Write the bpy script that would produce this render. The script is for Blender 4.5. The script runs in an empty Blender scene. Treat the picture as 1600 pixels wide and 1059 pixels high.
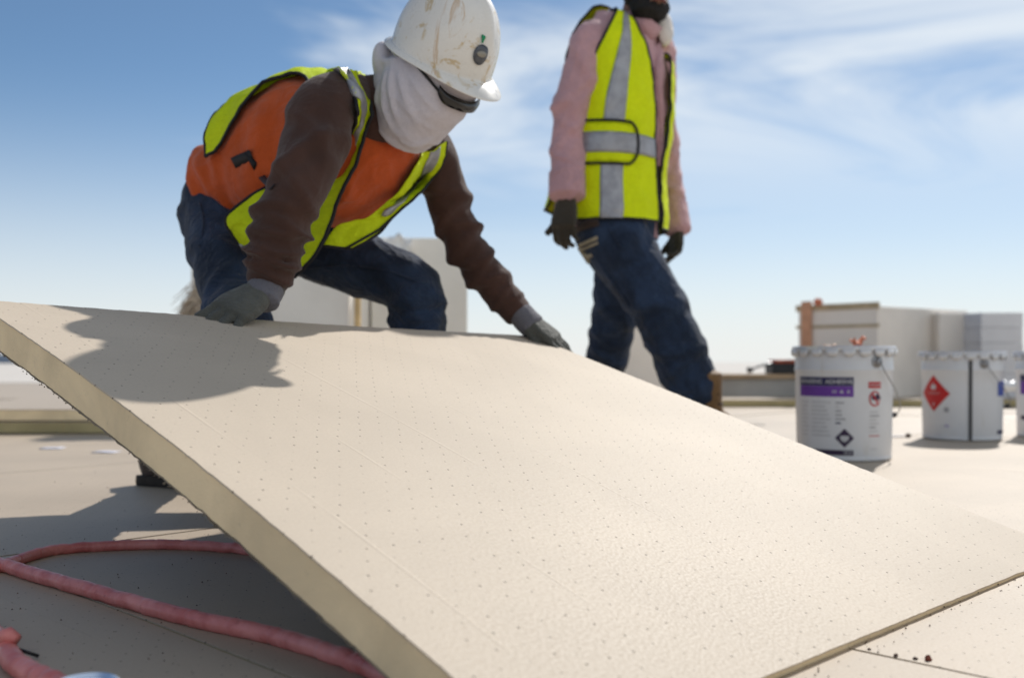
import bpy, bmesh, math, random
import numpy as np
from mathutils import Vector, Matrix, noise
from mathutils.bvhtree import BVHTree
random.seed(7)
R = math.radians
SC = bpy.context.scene
COL = SC.collection
WORK = bpy.data.scenes.new('bench')        # empty side scene where pieces are welded before they are linked

# ------------------------------------------------------------------ camera, sky, sun, exposure
F_PX, HZ, CAM_H = 1600.0, 555.0, 0.325        # focal length in photo pixels, horizon row, lens height in metres
cam_d = bpy.data.cameras.new('camera')
cam_d.sensor_width = 36.0
cam_d.lens = 36.0 * F_PX / 1600.0
cam_d.shift_y = (HZ - 529.5) / 1600.0
cam_d.clip_start = 0.02
cam_d.clip_end = 3000.0
cam_d.dof.use_dof = True
cam_d.dof.focus_distance = 1.5
cam_d.dof.aperture_fstop = 3.6
cam = bpy.data.objects.new('camera', cam_d)
COL.objects.link(cam)
cam.location = (0, 0, CAM_H)
cam.rotation_euler = (R(90), 0, 0)
SC.camera = cam

SUN_EL, SUN_AZ = R(42.5), R(30)                 # azimuth measured clockwise from +Y (ahead of the camera) to +X
sun_dir = Vector((math.sin(SUN_AZ) * math.cos(SUN_EL), math.cos(SUN_AZ) * math.cos(SUN_EL), math.sin(SUN_EL)))
sun_d = bpy.data.lights.new('sun', 'SUN')
sun_d.energy = 2.8
sun_d.angle = R(0.8)
sun_d.color = (1.0, 0.965, 0.915)
sun = bpy.data.objects.new('sun', sun_d)
COL.objects.link(sun)
sun.rotation_euler = (-sun_dir).to_track_quat('-Z', 'Y').to_euler()
sun.location = (3, 4, 8)

world = bpy.data.worlds.new('World')
SC.world = world
world.use_nodes = True
wn, wl = world.node_tree.nodes, world.node_tree.links
wn.clear()
def wnode(t, **kw):
    n = wn.new(t)
    for k, v in kw.items():
        setattr(n, k, v)
    return n
def wmath(op, a, b=None, clamp=False):
    n = wnode('ShaderNodeMath', operation=op)
    n.use_clamp = clamp
    for i, v in enumerate((a, b)):
        if v is None:
            continue
        if isinstance(v, (int, float)):
            n.inputs[i].default_value = v
        else:
            wl.new(v, n.inputs[i])
    return n.outputs[0]
tc = wnode('ShaderNodeTexCoord')
sx = wnode('ShaderNodeSeparateXYZ'); wl.new(tc.outputs['Generated'], sx.inputs[0])
zc = wmath('MAXIMUM', sx.outputs[2], 0.004)
cx = wnode('ShaderNodeCombineXYZ')
wl.new(sx.outputs[0], cx.inputs[0]); wl.new(sx.outputs[1], cx.inputs[1]); wl.new(zc, cx.inputs[2])
sky = wnode('ShaderNodeTexSky', sky_type='NISHITA')
sky.sun_disc = False
sky.sun_elevation = SUN_EL
sky.sun_rotation = SUN_AZ
sky.altitude = 200
sky.air_density = 0.7
sky.dust_density = 0.2
sky.ozone_density = 4.0
wl.new(cx.outputs[0], sky.inputs[0])
# thin cirrus: noise laid on a flat layer overhead
den = wmath('ADD', zc, 0.13)
px_ = wmath('DIVIDE', sx.outputs[0], den); py_ = wmath('DIVIDE', sx.outputs[1], den)
cp = wnode('ShaderNodeCombineXYZ'); wl.new(px_, cp.inputs[0]); wl.new(py_, cp.inputs[1])
mp = wnode('ShaderNodeMapping'); wl.new(cp.outputs[0], mp.inputs[0])
mp.inputs['Location'].default_value = (5.7, 2.2, 0.0)
mp.inputs['Rotation'].default_value = (0, 0, R(24))
mp.inputs['Scale'].default_value = (0.95, 1.25, 1.0)
nz = wnode('ShaderNodeTexNoise'); wl.new(mp.outputs[0], nz.inputs['Vector'])
nz.inputs['Scale'].default_value = 0.85; nz.inputs['Detail'].default_value = 8; nz.inputs['Roughness'].default_value = 0.56
nz.inputs['Distortion'].default_value = 0.7
nb = wnode('ShaderNodeTexNoise'); wl.new(cp.outputs[0], nb.inputs['Vector'])
nb.inputs['Scale'].default_value = 0.28; nb.inputs['Detail'].default_value = 2
bias = wmath('MULTIPLY', px_, 0.11)
cm = wmath('ADD', wmath('ADD', nz.outputs['Fac'], wmath('MULTIPLY', wmath('SUBTRACT', nb.outputs['Fac'], 0.5), 0.55)), bias)
mr = wnode('ShaderNodeMapRange', interpolation_type='SMOOTHSTEP'); wl.new(cm, mr.inputs[0])
mr.inputs[1].default_value = 0.40; mr.inputs[2].default_value = 0.66; mr.inputs[3].default_value = 0.0; mr.inputs[4].default_value = 0.78
low = wnode('ShaderNodeMapRange', interpolation_type='SMOOTHSTEP'); wl.new(zc, low.inputs[0])
low.inputs[1].default_value = 0.09; low.inputs[2].default_value = 0.25
cf = wmath('MULTIPLY', mr.outputs[0], low.outputs[0], True)
# pale haze low over the horizon
hz = wnode('ShaderNodeMapRange', interpolation_type='SMOOTHERSTEP'); wl.new(zc, hz.inputs[0])
hz.inputs[1].default_value = -0.10; hz.inputs[2].default_value = 0.29; hz.inputs[3].default_value = 1.0; hz.inputs[4].default_value = 0.0
mixh = wnode('ShaderNodeMix', data_type='RGBA'); wl.new(hz.outputs[0], mixh.inputs[0]); wl.new(sky.outputs[0], mixh.inputs[6])
mixh.inputs[7].default_value = (8.1, 7.75, 8.45, 1)
mixc = wnode('ShaderNodeMix', data_type='RGBA'); wl.new(cf, mixc.inputs[0]); wl.new(mixh.outputs[2], mixc.inputs[6])
mixc.inputs[7].default_value = (8.6, 8.6, 9.6, 1)
warm = wnode('ShaderNodeMix', data_type='RGBA', blend_type='MULTIPLY'); warm.inputs[0].default_value = 1.0
wl.new(mixc.outputs[2], warm.inputs[6]); warm.inputs[7].default_value = (0.92, 0.97, 0.895, 1)
bg = wnode('ShaderNodeBackground'); wl.new(warm.outputs[2], bg.inputs[0]); bg.inputs[1].default_value = 0.076
wo = wnode('ShaderNodeOutputWorld'); wl.new(bg.outputs[0], wo.inputs[0])

SC.view_settings.view_transform = 'Standard'
SC.view_settings.look = 'None'
SC.view_settings.exposure = 0.57
SC.view_settings.gamma = 1.0
SC.view_settings.use_curve_mapping = False
SC.cycles.max_bounces = 6

# ------------------------------------------------------------------ helpers
def P(px, py, d):
    """point at depth d (metres ahead) that the photograph shows at (px, py)"""
    return Vector(((px - 800.0) / F_PX * d, d, CAM_H + (HZ - py) / F_PX * d))
def G(px, py, z=0.0):
    """point on the level z seen at (px, py)"""
    return P(px, py, F_PX * (CAM_H - z) / (py - HZ))

def new_mesh(verts, faces, smooth=True):
    me = bpy.data.meshes.new('m')
    me.from_pydata([tuple(v) for v in verts], [], [tuple(f) for f in faces])
    me.update()
    if smooth:
        me.polygons.foreach_set('use_smooth', [True] * len(me.polygons))
    return me
def obj(name, me, mat, parent=None, loc=None):
    """link mesh data (world coordinates) as one object; a child keeps its own coordinates under the parent"""
    if isinstance(me, tuple):
        me = new_mesh(*me)
    o = bpy.data.objects.new(name, me)
    COL.objects.link(o)
    for m in (mat if isinstance(mat, (list, tuple)) else [mat]):
        if m is not None:
            me.materials.append(m)
    if parent is not None:
        o.parent = parent
        o.matrix_parent_inverse = base_matrix(parent).inverted()
    me.name = name
    return o
def base_matrix(o):
    m = Matrix.LocRotScale(o.location, o.rotation_euler, o.scale)
    if o.parent is not None:
        m = base_matrix(o.parent) @ o.matrix_parent_inverse @ m
    return m
def empty(name, loc, label=None, cat=None, group=None):
    o = bpy.data.objects.new(name, None)
    o.empty_display_size = 0.1
    COL.objects.link(o)
    o.location = loc
    tag(o, label, cat, group)
    return o
def tag(o, label=None, cat=None, group=None, kind=None):
    if label: o['label'] = label
    if cat: o['category'] = cat
    if group: o['group'] = group
    if kind: o['kind'] = kind
    return o

class MB:
    """collects simple solids into one mesh"""
    def __init__(s): s.v, s.f = [], []
    def add(s, v, f):
        n = len(s.v); s.v += [tuple(x) for x in v]; s.f += [tuple(i + n for i in q) for q in f]; return s
    def box(s, c, size, rz=0.0, M=None):
        a, b, h = size[0] / 2, size[1] / 2, size[2] / 2
        m = M if M is not None else Matrix.Rotation(rz, 3, 'Z')
        vs = [Vector(c) + m @ Vector((x, y, z)) for z in (-h, h) for x, y in ((-a, -b), (a, -b), (a, b), (-a, b))]
        return s.add(vs, [(3, 2, 1, 0), (4, 5, 6, 7), (0, 1, 5, 4), (1, 2, 6, 5), (2, 3, 7, 6), (3, 0, 4, 7)])
    def tube(s, pts, r, n=8, closed=False, caps=True):
        pts = [Vector(p) for p in pts]
        rs = r if isinstance(r, (list, tuple)) else [r] * len(pts)
        k = len(pts); base = len(s.v); up = None
        for i, p in enumerate(pts):
            t = ((pts[(i + 1) % k] - pts[i - 1]) if closed else (pts[min(i + 1, k - 1)] - pts[max(i - 1, 0)])).normalized()
            if up is None:
                up = t.orthogonal().normalized()
            up = (up - t * up.dot(t)).normalized()
            w = t.cross(up)
            for j in range(n):
                a = 2 * math.pi * j / n
                s.v.append(tuple(p + (up * math.cos(a) + w * math.sin(a)) * rs[i]))
        for i in range(k if closed else k - 1):
            for j in range(n):
                a, b = base + i * n + j, base + i * n + (j + 1) % n
                c, d = base + ((i + 1) % k) * n + (j + 1) % n, base + ((i + 1) % k) * n + j
                s.f.append((a, b, c, d))
        if caps and not closed:
            s.f.append(tuple(base + j for j in reversed(range(n)))); s.f.append(tuple(base + (k - 1) * n + j for j in range(n)))
        return s
    def lathe(s, c, prof, n=48, cap=True):
        c = Vector(c); base = len(s.v); k = len(prof)
        for r, z in prof:
            for j in range(n):
                a = 2 * math.pi * j / n
                s.v.append((c.x + r * math.cos(a), c.y + r * math.sin(a), c.z + z))
        for i in range(k - 1):
            for j in range(n):
                s.f.append((base + i * n + j, base + i * n + (j + 1) % n, base + (i + 1) * n + (j + 1) % n, base + (i + 1) * n + j))
        if cap:
            s.f.append(tuple(base + j for j in reversed(range(n)))); s.f.append(tuple(base + (k - 1) * n + j for j in range(n)))
        return s
    def obj(s, name, mat, parent=None, smooth=True, bevel=0.0, auto=None):
        me = new_mesh(s.v, s.f, smooth)
        o = obj(name, me, mat, parent)
        if bevel:
            b = o.modifiers.new('bevel', 'BEVEL'); b.width = bevel; b.segments = 2; b.limit_method = 'ANGLE'
        if smooth and auto is not None:
            me.set_sharp_from_angle(angle=R(auto))
        return o

# ------------------------------------------------------------------ materials
class NT:
    def __init__(s, name):
        s.m = bpy.data.materials.new(name); s.m.use_nodes = True
        s.n, s.l = s.m.node_tree.nodes, s.m.node_tree.links
        s.b = s.n['Principled BSDF']
        s.tc = s.n.new('ShaderNodeTexCoord')
    def node(s, t, **kw):
        n = s.n.new(t)
        for k, v in kw.items(): setattr(n, k, v)
        return n
    def put(s, v, sock):
        if isinstance(v, (int, float)): sock.default_value = v
        elif isinstance(v, (tuple, list)): sock.default_value = (*v, 1) if len(v) == 3 and sock.type == 'RGBA' else v
        else: s.l.new(v, sock)
    def math(s, op, a, b=0.0, clamp=False):
        n = s.node('ShaderNodeMath', operation=op); n.use_clamp = clamp
        s.put(a, n.inputs[0]); s.put(b, n.inputs[1]); return n.outputs[0]
    def noise(s, scale, detail=4, rough=0.55, dist=0.0, vec=None, sc3=None, loc=None):
        n = s.node('ShaderNodeTexNoise')
        v = vec if vec is not None else s.tc.outputs['Object']
        if sc3 or loc:
            mp = s.node('ShaderNodeMapping'); s.l.new(v, mp.inputs[0])
            if sc3: mp.inputs['Scale'].default_value = sc3
            if loc: mp.inputs['Location'].default_value = loc
            v = mp.outputs[0]
        s.l.new(v, n.inputs['Vector'])
        n.inputs['Scale'].default_value = scale; n.inputs['Detail'].default_value = detail
        n.inputs['Roughness'].default_value = rough; n.inputs['Distortion'].default_value = dist
        return n.outputs['Fac']
    def ramp(s, f, a, b, lo=0.0, hi=1.0):
        n = s.node('ShaderNodeMapRange', interpolation_type='SMOOTHSTEP'); s.put(f, n.inputs[0])
        n.inputs[1].default_value = a; n.inputs[2].default_value = b; n.inputs[3].default_value = lo; n.inputs[4].default_value = hi
        return n.outputs[0]
    def mix(s, f, a, b):
        n = s.node('ShaderNodeMix', data_type='RGBA'); s.put(f, n.inputs[0]); s.put(a, n.inputs[6]); s.put(b, n.inputs[7]); return n.outputs[2]
    def bump(s, h, strength=0.3, dist=0.01, prev=None):
        n = s.node('ShaderNodeBump'); n.inputs['Strength'].default_value = strength; n.inputs['Distance'].default_value = dist
        s.put(h, n.inputs['Height'])
        if prev is not None: s.l.new(prev, n.inputs['Normal'])
        return n.outputs[0]
    def done(s, col, rough=0.6, normal=None, spec=0.5, metal=0.0, **kw):
        s.put(col, s.b.inputs['Base Color']); s.put(rough, s.b.inputs['Roughness'])
        s.b.inputs['Specular IOR Level'].default_value = spec; s.b.inputs['Metallic'].default_value = metal
        if normal is not None: s.l.new(normal, s.b.inputs['Normal'])
        for k, v in kw.items(): s.put(v, s.b.inputs[k.replace('_', ' ')])
        return s.m
def dark(c, k): return tuple(x * k for x in c)

def plain(name, col, rough=0.6, var=0.25, scale=12.0, spec=0.4, metal=0.0, bump=0.0, bscale=120.0, bdist=0.002):
    t = NT(name)
    c = t.mix(t.ramp(t.noise(scale), 0.3, 0.7), dark(col, 1 - var), dark(col, 1 + var * 0.5))
    nrm = t.bump(t.noise(bscale, 3), bump, bdist) if bump else None
    return t.done(c, rough, nrm, spec, metal)

def facer_mat(name, col, dots=True, uv=True, wear=0.5, gloss=(0.56, 0.78, 0.30)):
    """mat-faced board: perforation dots, long press creases, fine grit and scuffs"""
    t = NT(name)
    v = t.tc.outputs['UV'] if uv else t.tc.outputs['Object']
    sep = t.node('ShaderNodeSeparateXYZ'); t.l.new(v, sep.inputs[0])
    u, w = sep.outputs[0], sep.outputs[1]
    c = t.mix(t.ramp(t.noise(2.6, 5, 0.6, 0.4, vec=v), 0.3, 0.72), dark(col, 0.93), dark(col, 1.05))
    c = t.mix(t.ramp(t.noise(260, 2, 0.5, vec=v), 0.35, 0.75, 0, 0.35), c, dark(col, 0.86))
    c = t.mix(t.ramp(t.noise(9, 6, 0.7, 1.5, vec=v), 0.64, 0.80, 0, 0.30 * wear), c, dark(col, 0.62))
    # pale scuffs stretched along the board
    sc = t.noise(22, 5, 0.7, 0.6, vec=v, sc3=(1.0, 0.22, 1.0))
    c = t.mix(t.ramp(sc, 0.66, 0.80, 0, 0.35), c, dark(col, 1.22))
    if wear > 0.7:
        scr = t.noise(7.5, 3, 0.55, 0.8, vec=v, sc3=(1.0, 9.0, 1.0), loc=(3, 1, 0))
        c = t.mix(t.math('MULTIPLY', t.ramp(scr, 0.70, 0.74), t.ramp(t.noise(90, 3, vec=v), .35, .6, 0, .8)), c, dark(col, 0.28))
        c = t.mix(t.ramp(t.noise(1.1, 5, .6, .7, vec=t.tc.outputs['Object'], loc=(4, 2, 0)), .45, .75, 0, .35), c, dark(col, 0.74))
    grit = t.noise(420, 2, 0.6, vec=v)
    h = t.math('ADD', t.math('MULTIPLY', grit, 0.35), t.math('MULTIPLY', t.noise(900, 2, 0.6, vec=v), 0.30))
    nrm = t.bump(h, 0.035, 0.0006)
    # press creases running the length of the sheet
    wob = t.math('MULTIPLY', t.math('SUBTRACT', t.noise(1.3, 2, vec=v), 0.5), 0.03)
    cr = t.math('ABSOLUTE', t.math('SUBTRACT', t.math('FRACT', t.math('MULTIPLY', t.math('ADD', u, wob), 6.6)), 0.5))
    crm = t.math('MULTIPLY', t.ramp(cr, 0.0, 0.022, 1.0, 0.0), t.ramp(t.noise(4.0, 3, vec=v), 0.42, 0.6))
    nrm = t.bump(crm, 0.28, 0.0012, nrm)
    if dots:
        gx, gy = 0.0335, 0.0235
        row = t.math('FLOOR', t.math('DIVIDE', w, gy))
        xs = t.math('ADD', t.math('DIVIDE', u, gx), t.math('MULTIPLY', t.math('MODULO', row, 2.0), 0.5))
        cxv = t.math('MULTIPLY', t.math('SUBTRACT', t.math('FRACT', xs), 0.5), gx)
        cyv = t.math('MULTIPLY', t.math('SUBTRACT', t.math('FRACT', t.math('DIVIDE', w, gy)), 0.5), gy)
        wn_ = t.node('ShaderNodeTexWhiteNoise', noise_dimensions='2D')
        cmb = t.node('ShaderNodeCombineXYZ'); t.put(t.math('FLOOR', xs), cmb.inputs[0]); t.put(row, cmb.inputs[1]); t.l.new(cmb.outputs[0], wn_.inputs['Vector'])
        rnd = wn_.outputs['Value']
        sp2 = t.node('ShaderNodeSeparateXYZ'); t.l.new(wn_.outputs['Color'], sp2.inputs[0])
        cxv = t.math('ADD', cxv, t.math('MULTIPLY', t.math('SUBTRACT', sp2.outputs[1], 0.5), 0.003))
        cyv = t.math('ADD', cyv, t.math('MULTIPLY', t.math('SUBTRACT', sp2.outputs[2], 0.5), 0.003))
        dd = t.math('SQRT', t.math('ADD', t.math('MULTIPLY', cxv, cxv), t.math('MULTIPLY', cyv, cyv)))
        dm = t.math('MULTIPLY', t.ramp(dd, 0.0009, 0.0018, 1.0, 0.0), t.ramp(rnd, 0.05, 0.9, 0.15, 0.85))
        c = t.mix(dm, c, (0.07, 0.05, 0.035))
        nrm = t.bump(t.math('MULTIPLY', dm, -1.0), 0.6, 0.001, nrm)
    rgh = t.ramp(t.noise(300, 2, vec=v), 0.3, 0.8, gloss[0], gloss[1])
    return t.done(c, rgh, nrm, gloss[2])

def foam_mat(name, col):
    t = NT(name)
    c = t.mix(t.ramp(t.noise(5, 5, 0.6, 0.5), 0.3, 0.7), dark(col, 0.82), dark(col, 1.08))
    c = t.mix(t.ramp(t.noise(60, 4, 0.7), 0.62, 0.8, 0, 0.5), c, dark(col, 0.55))
    c = t.mix(t.ramp(t.noise(14, 3, 0.6, sc3=(1, 1, 0.15)), 0.62, 0.80, 0, 0.22), c, (0.50, 0.32, 0.13))
    return t.done(c, 0.75, t.bump(t.noise(240, 4, 0.7), 0.5, 0.002), 0.25)

FACE = (0.560, 0.468, 0.362)
M = {}
M['facer'] = facer_mat('board_facer', FACE)
M['laid'] = facer_mat('laid_board_facer', (0.490, 0.398, 0.298), wear=0.9, gloss=(0.52, 0.70, 0.38))
M['laid_plain'] = facer_mat('laid_board_facer_far', (0.490, 0.398, 0.298), dots=False, wear=1.0, gloss=(0.45, 0.62, 0.48))
M['foam'] = foam_mat('foam_core', (0.93, 0.745, 0.475))
M['foam_dirty'] = foam_mat('foam_edge_dusty', (0.46, 0.38, 0.20))
M['under'] = plain('board_back', (0.24, 0.20, 0.15), 0.8, 0.3, 9, bump=0.3)
M['membrane'] = plain('roof_membrane', (0.60, 0.555, 0.50), 0.9, 0.06, 0.4)
M['conc'] = plain('curb_grey', (0.40, 0.385, 0.36), 0.8, 0.15, 3, bump=0.2, bscale=40)
M['wood'] = plain('weathered_plank', (0.44, 0.31, 0.19), 0.75, 0.3, 6, bump=0.3, bscale=50)
M['bluegrey'] = plain('far_parapet_face', (0.20, 0.25, 0.33), 0.8, 0.1, 1)
def pail_mat():
    t = NT('pail_white_enamel')
    col = (0.65, 0.655, 0.67)
    c = t.mix(t.ramp(t.noise(6, 4), .3, .7), dark(col, .95), dark(col, 1.03))
    c = t.mix(t.ramp(t.noise(26, 5, .65, .4, sc3=(1, 1, .16)), .60, .76, 0, .45), c, (0.50, 0.46, 0.36))
    c = t.mix(t.ramp(t.noise(70, 4, .7), .66, .74, 0, .5), c, (0.30, 0.28, 0.25))
    return t.done(c, t.ramp(t.noise(30, 3), .3, .7, .28, .45), t.bump(t.noise(9, 2), .12, .01), .5)
M['pail'] = pail_mat()
M['pail_metal'] = plain('pail_lid_steel', (0.66, 0.67, 0.70), 0.33, 0.08, 9, spec=0.6, metal=0.35)
M['ink_navy'] = plain('label_navy', (0.020, 0.018, 0.075), 0.45, 0.1)
M['ink_purple'] = plain('label_purple', (0.13, 0.035, 0.30), 0.45, 0.1)
M['ink_dark'] = plain('label_dark_purple', (0.035, 0.018, 0.055), 0.45, 0.1)
M['ink_white'] = plain('label_white', (0.62, 0.62, 0.64), 0.5, 0.02)
M['ink_grey'] = plain('label_grey_print', (0.33, 0.33, 0.35), 0.5, 0.15, 90)
M['ink_pale'] = plain('label_pale_print', (0.52, 0.52, 0.53), 0.5, 0.12, 90)
M['ink_red'] = plain('label_red', (0.50, 0.012, 0.014), 0.45, 0.1)
M['ink_blue'] = plain('label_blue', (0.05, 0.09, 0.36), 0.45, 0.1)
M['black'] = plain('black_plastic', (0.014, 0.014, 0.016), 0.45, 0.2)
M['steel'] = plain('steel_wire', (0.30, 0.30, 0.31), 0.35, 0.1, metal=0.8)
# ------------------------------------------------------------------ roof deck and laid boards
YAW = R(45.75)
U = Vector((math.cos(YAW), math.sin(YAW), 0)); V = Vector((-math.sin(YAW), math.cos(YAW), 0))
D0 = Vector((0.031, 0.79, 0.0))               # near corner of the lifted board, on the deck
BW = 1.22
Z1 = 0.0                                      # level of the deck left of the lifted board
ZSLOT = -0.052                                # the open slot the lifted board drops into
deck = obj('roof_deck', ([(-70, -12, -0.110), (70, -12, -0.110), (70, 46, -0.110), (-70, 46, -0.110)], [(0, 1, 2, 3)]), M['membrane'])
tag(deck, kind='structure')
mem = obj('roof_membrane', MB().box((0, 29.0, -0.05), (140, 34, 0.112)).v and (MB().box((0, 29.0, -0.052), (140, 34, 0.112)).v, MB().box((0, 0, 0), (1, 1, 1)).f, False), M['membrane'])
tag(mem, kind='structure')

def laid_board_mesh(nx=1.216, ny=1.216, t=0.050, dots=True):
    """a laid board: mat top sheet over a foam body whose edges are nibbled"""
    n = 7
    rim = []
    for s in range(4):
        for i in range(n):
            f = i / n
            j = random.uniform(-0.0016, 0.0012)
            rim.append(((f * nx, 0 - j), (nx + j, f * ny), (nx - f * nx, ny + j), (0 - j, ny - f * ny))[s])
    k = len(rim)
    verts = [(x, y, 0.0) for x, y in rim] + [(x, y, -0.002) for x, y in rim] + [(x, y, -t) for x, y in rim]
    faces = [tuple(range(k))]
    for i in range(k):
        j = (i + 1) % k
        faces.append((k + i, k + j, j, i)); faces.append((2 * k + i, 2 * k + j, k + j, k + i))
    me = new_mesh(verts, faces, False)
    uvl = me.uv_layers.new(name='uv')
    for l in me.loops:
        co = me.vertices[l.vertex_index].co
        uvl.data[l.index].uv = (co.x, co.y)
    me.materials.append(M['laid'] if dots else M['laid_plain']); me.materials.append(M['foam_dirty'])
    for i, p in enumerate(me.polygons):
        p.material_index = 0 if (i == 0 or (i - 1) % 2 == 0) else 1
    me.name = 'laid_board'
    return me
LB = [laid_board_mesh() for _ in range(3)]
LBF = [laid_board_mesh(dots=False) for _ in range(2)]
def lay(i, j, z, off=0.0, far=False):
    me = random.choice(LBF if far else LB)
    o = bpy.data.objects.new('laid_board', me)
    COL.objects.link(o)
    p = D0 + U * (i * BW + 0.002 + off) + V * (j * BW + 0.002)
    o.location = (p.x, p.y, z + random.uniform(-0.0012, 0.0012))
    o.rotation_euler = (random.uniform(-1, 1) * 0.0008, random.uniform(-1, 1) * 0.0008, YAW + random.uniform(-1, 1) * 0.0015)
    o.parent = deck
    o.matrix_parent_inverse = base_matrix(deck).inverted()
def cell_c(i, j, off=0.0):
    return D0 + U * ((i + .5) * BW + off) + V * ((j + .5) * BW)
# near rows (this side of the seam under the lifted board): half-board stagger, seam where the photograph shows it
seam = (G(1322, 1012) - D0).dot(U)
for j in (-1, -2):
    off = seam - BW if j == -1 else seam - BW * 0.5
    for i in range(-2, 4):
        c = cell_c(i, j, off)
        if c.y > -1.2 and abs(c.x) < c.y * 0.75 + 2.0:
            lay(i, j, 0.0, off)
for j in range(0, 8):
    for i in range(-6, 8):
        st = 0.0 if j == 0 else (0.61 if j % 2 else 0.15)
        c = cell_c(i, j, st)
        if c.y < -0.6 or c.y > 7.6 or abs(c.x) > c.y * 0.62 + 1.6:
            continue
        if j == 0 and i == 0:
            lay(0, 0, ZSLOT)
            me = laid_board_mesh(1.216, 1.00)
            o = bpy.data.objects.new('laid_board', me); COL.objects.link(o)
            p = D0 + V * 0.216 + U * .002
            o.location = (p.x, p.y, 0.0); o.rotation_euler = (0, 0, YAW); o.parent = deck; o.matrix_parent_inverse = base_matrix(deck).inverted()
        elif i >= 1:
            lay(i, j, 0.0, 0.0, c.y > 4.5)
        else:
            lay(i, j, Z1, 0.0 if i == 0 else (0.0 if j % 2 else 0.0), c.y > 4.5)
# far part of the laid field beyond the pieces one can tell apart
ff = G(60, 668, 0.0)
tag(obj('laid_field', (MB().box((0, 10.0, -0.028), (60, 4.6, 0.052)).v, MB().box((0, 0, 0), (1, 1, 1)).f, False), M['laid_plain']), kind='structure')

# raised double row of boards at the left, two boards thick
def board_strip(name, px0, px1, ybot, zb, n, t=0.047, depth=1.22, tilt=0.0, mat=None, lab=None):
    for k in range(n):
        a = G(px0, ybot, zb); d = a.y
        x0, x1 = (px0 - 800) / F_PX * d, (px1 - 800) / F_PX * d
        z = zb + 0.003 + k * (t + 0.004)
        o = empty('stacked_board', ((x0 + x1) / 2, d + depth / 2, z), lab[k], 'insulation board', 'boards stacked flat behind')
        j = 0.012 * (k - 0.5)
        c = Vector(((x0 + x1) / 2 + j, d + depth / 2 + abs(j), z))
        obj('foam_core', (MB().box((c.x, c.y, z + t / 2), (x1 - x0, depth, t - 0.004), tilt).v, MB().box((0, 0, 0), (1, 1, 1)).f, False), M['foam_dirty'] if k == 0 else M['foam'], o)
        me = new_mesh(MB().box((c.x, c.y, z + t - 0.001), (x1 - x0 + 0.004, depth + 0.004, 0.003), tilt).v, MB().box((0, 0, 0), (1, 1, 1)).f, False)
        obj('facer', me, M['laid_plain'], o)
board_strip('l', -160, 330, 678, Z1, 2, lab=['lower olive insulation board lying flat at far left, flattened under another', 'upper insulation board lying flat at far left, topmost of the pair'])
board_strip('r', 1125, 1700, 636, 0.0, 1, t=0.044, depth=0.95, lab=['long insulation board lying flat behind the white pails'])

# low grey curb with a plank on top
cb = empty('roof_curb', (P(1150, 600, 6.9)), 'low grey curb capped with a brown plank behind the walking worker', 'curb')
x0, x1 = P(940, 0, 6.9).x, P(1300, 0, 6.9).x
zt = P(0, 592, 6.9).z
obj('curb_wall', (MB().box(((x0 + x1) / 2, 7.02, (zt - .03) / 2), (x1 - x0, 0.24, zt + .03)).v, MB().box((0, 0, 0), (1, 1, 1)).f, False), M['conc'], cb)
MB().box(((x0 + x1) / 2, 7.02, zt + 0.017), (x1 - x0 + 0.02, 0.29, 0.030), 0.004).obj('cap_plank', M['wood'], cb, smooth=False, bevel=0.004)
fp = MB().box((-14.0, 41.0, 0.16), (32.0, 0.4, 0.42)).obj('far_parapet', M['bluegrey'], None, smooth=False)
tag(fp, 'distant blue grey parapet low on the left horizon', 'wall')

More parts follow.
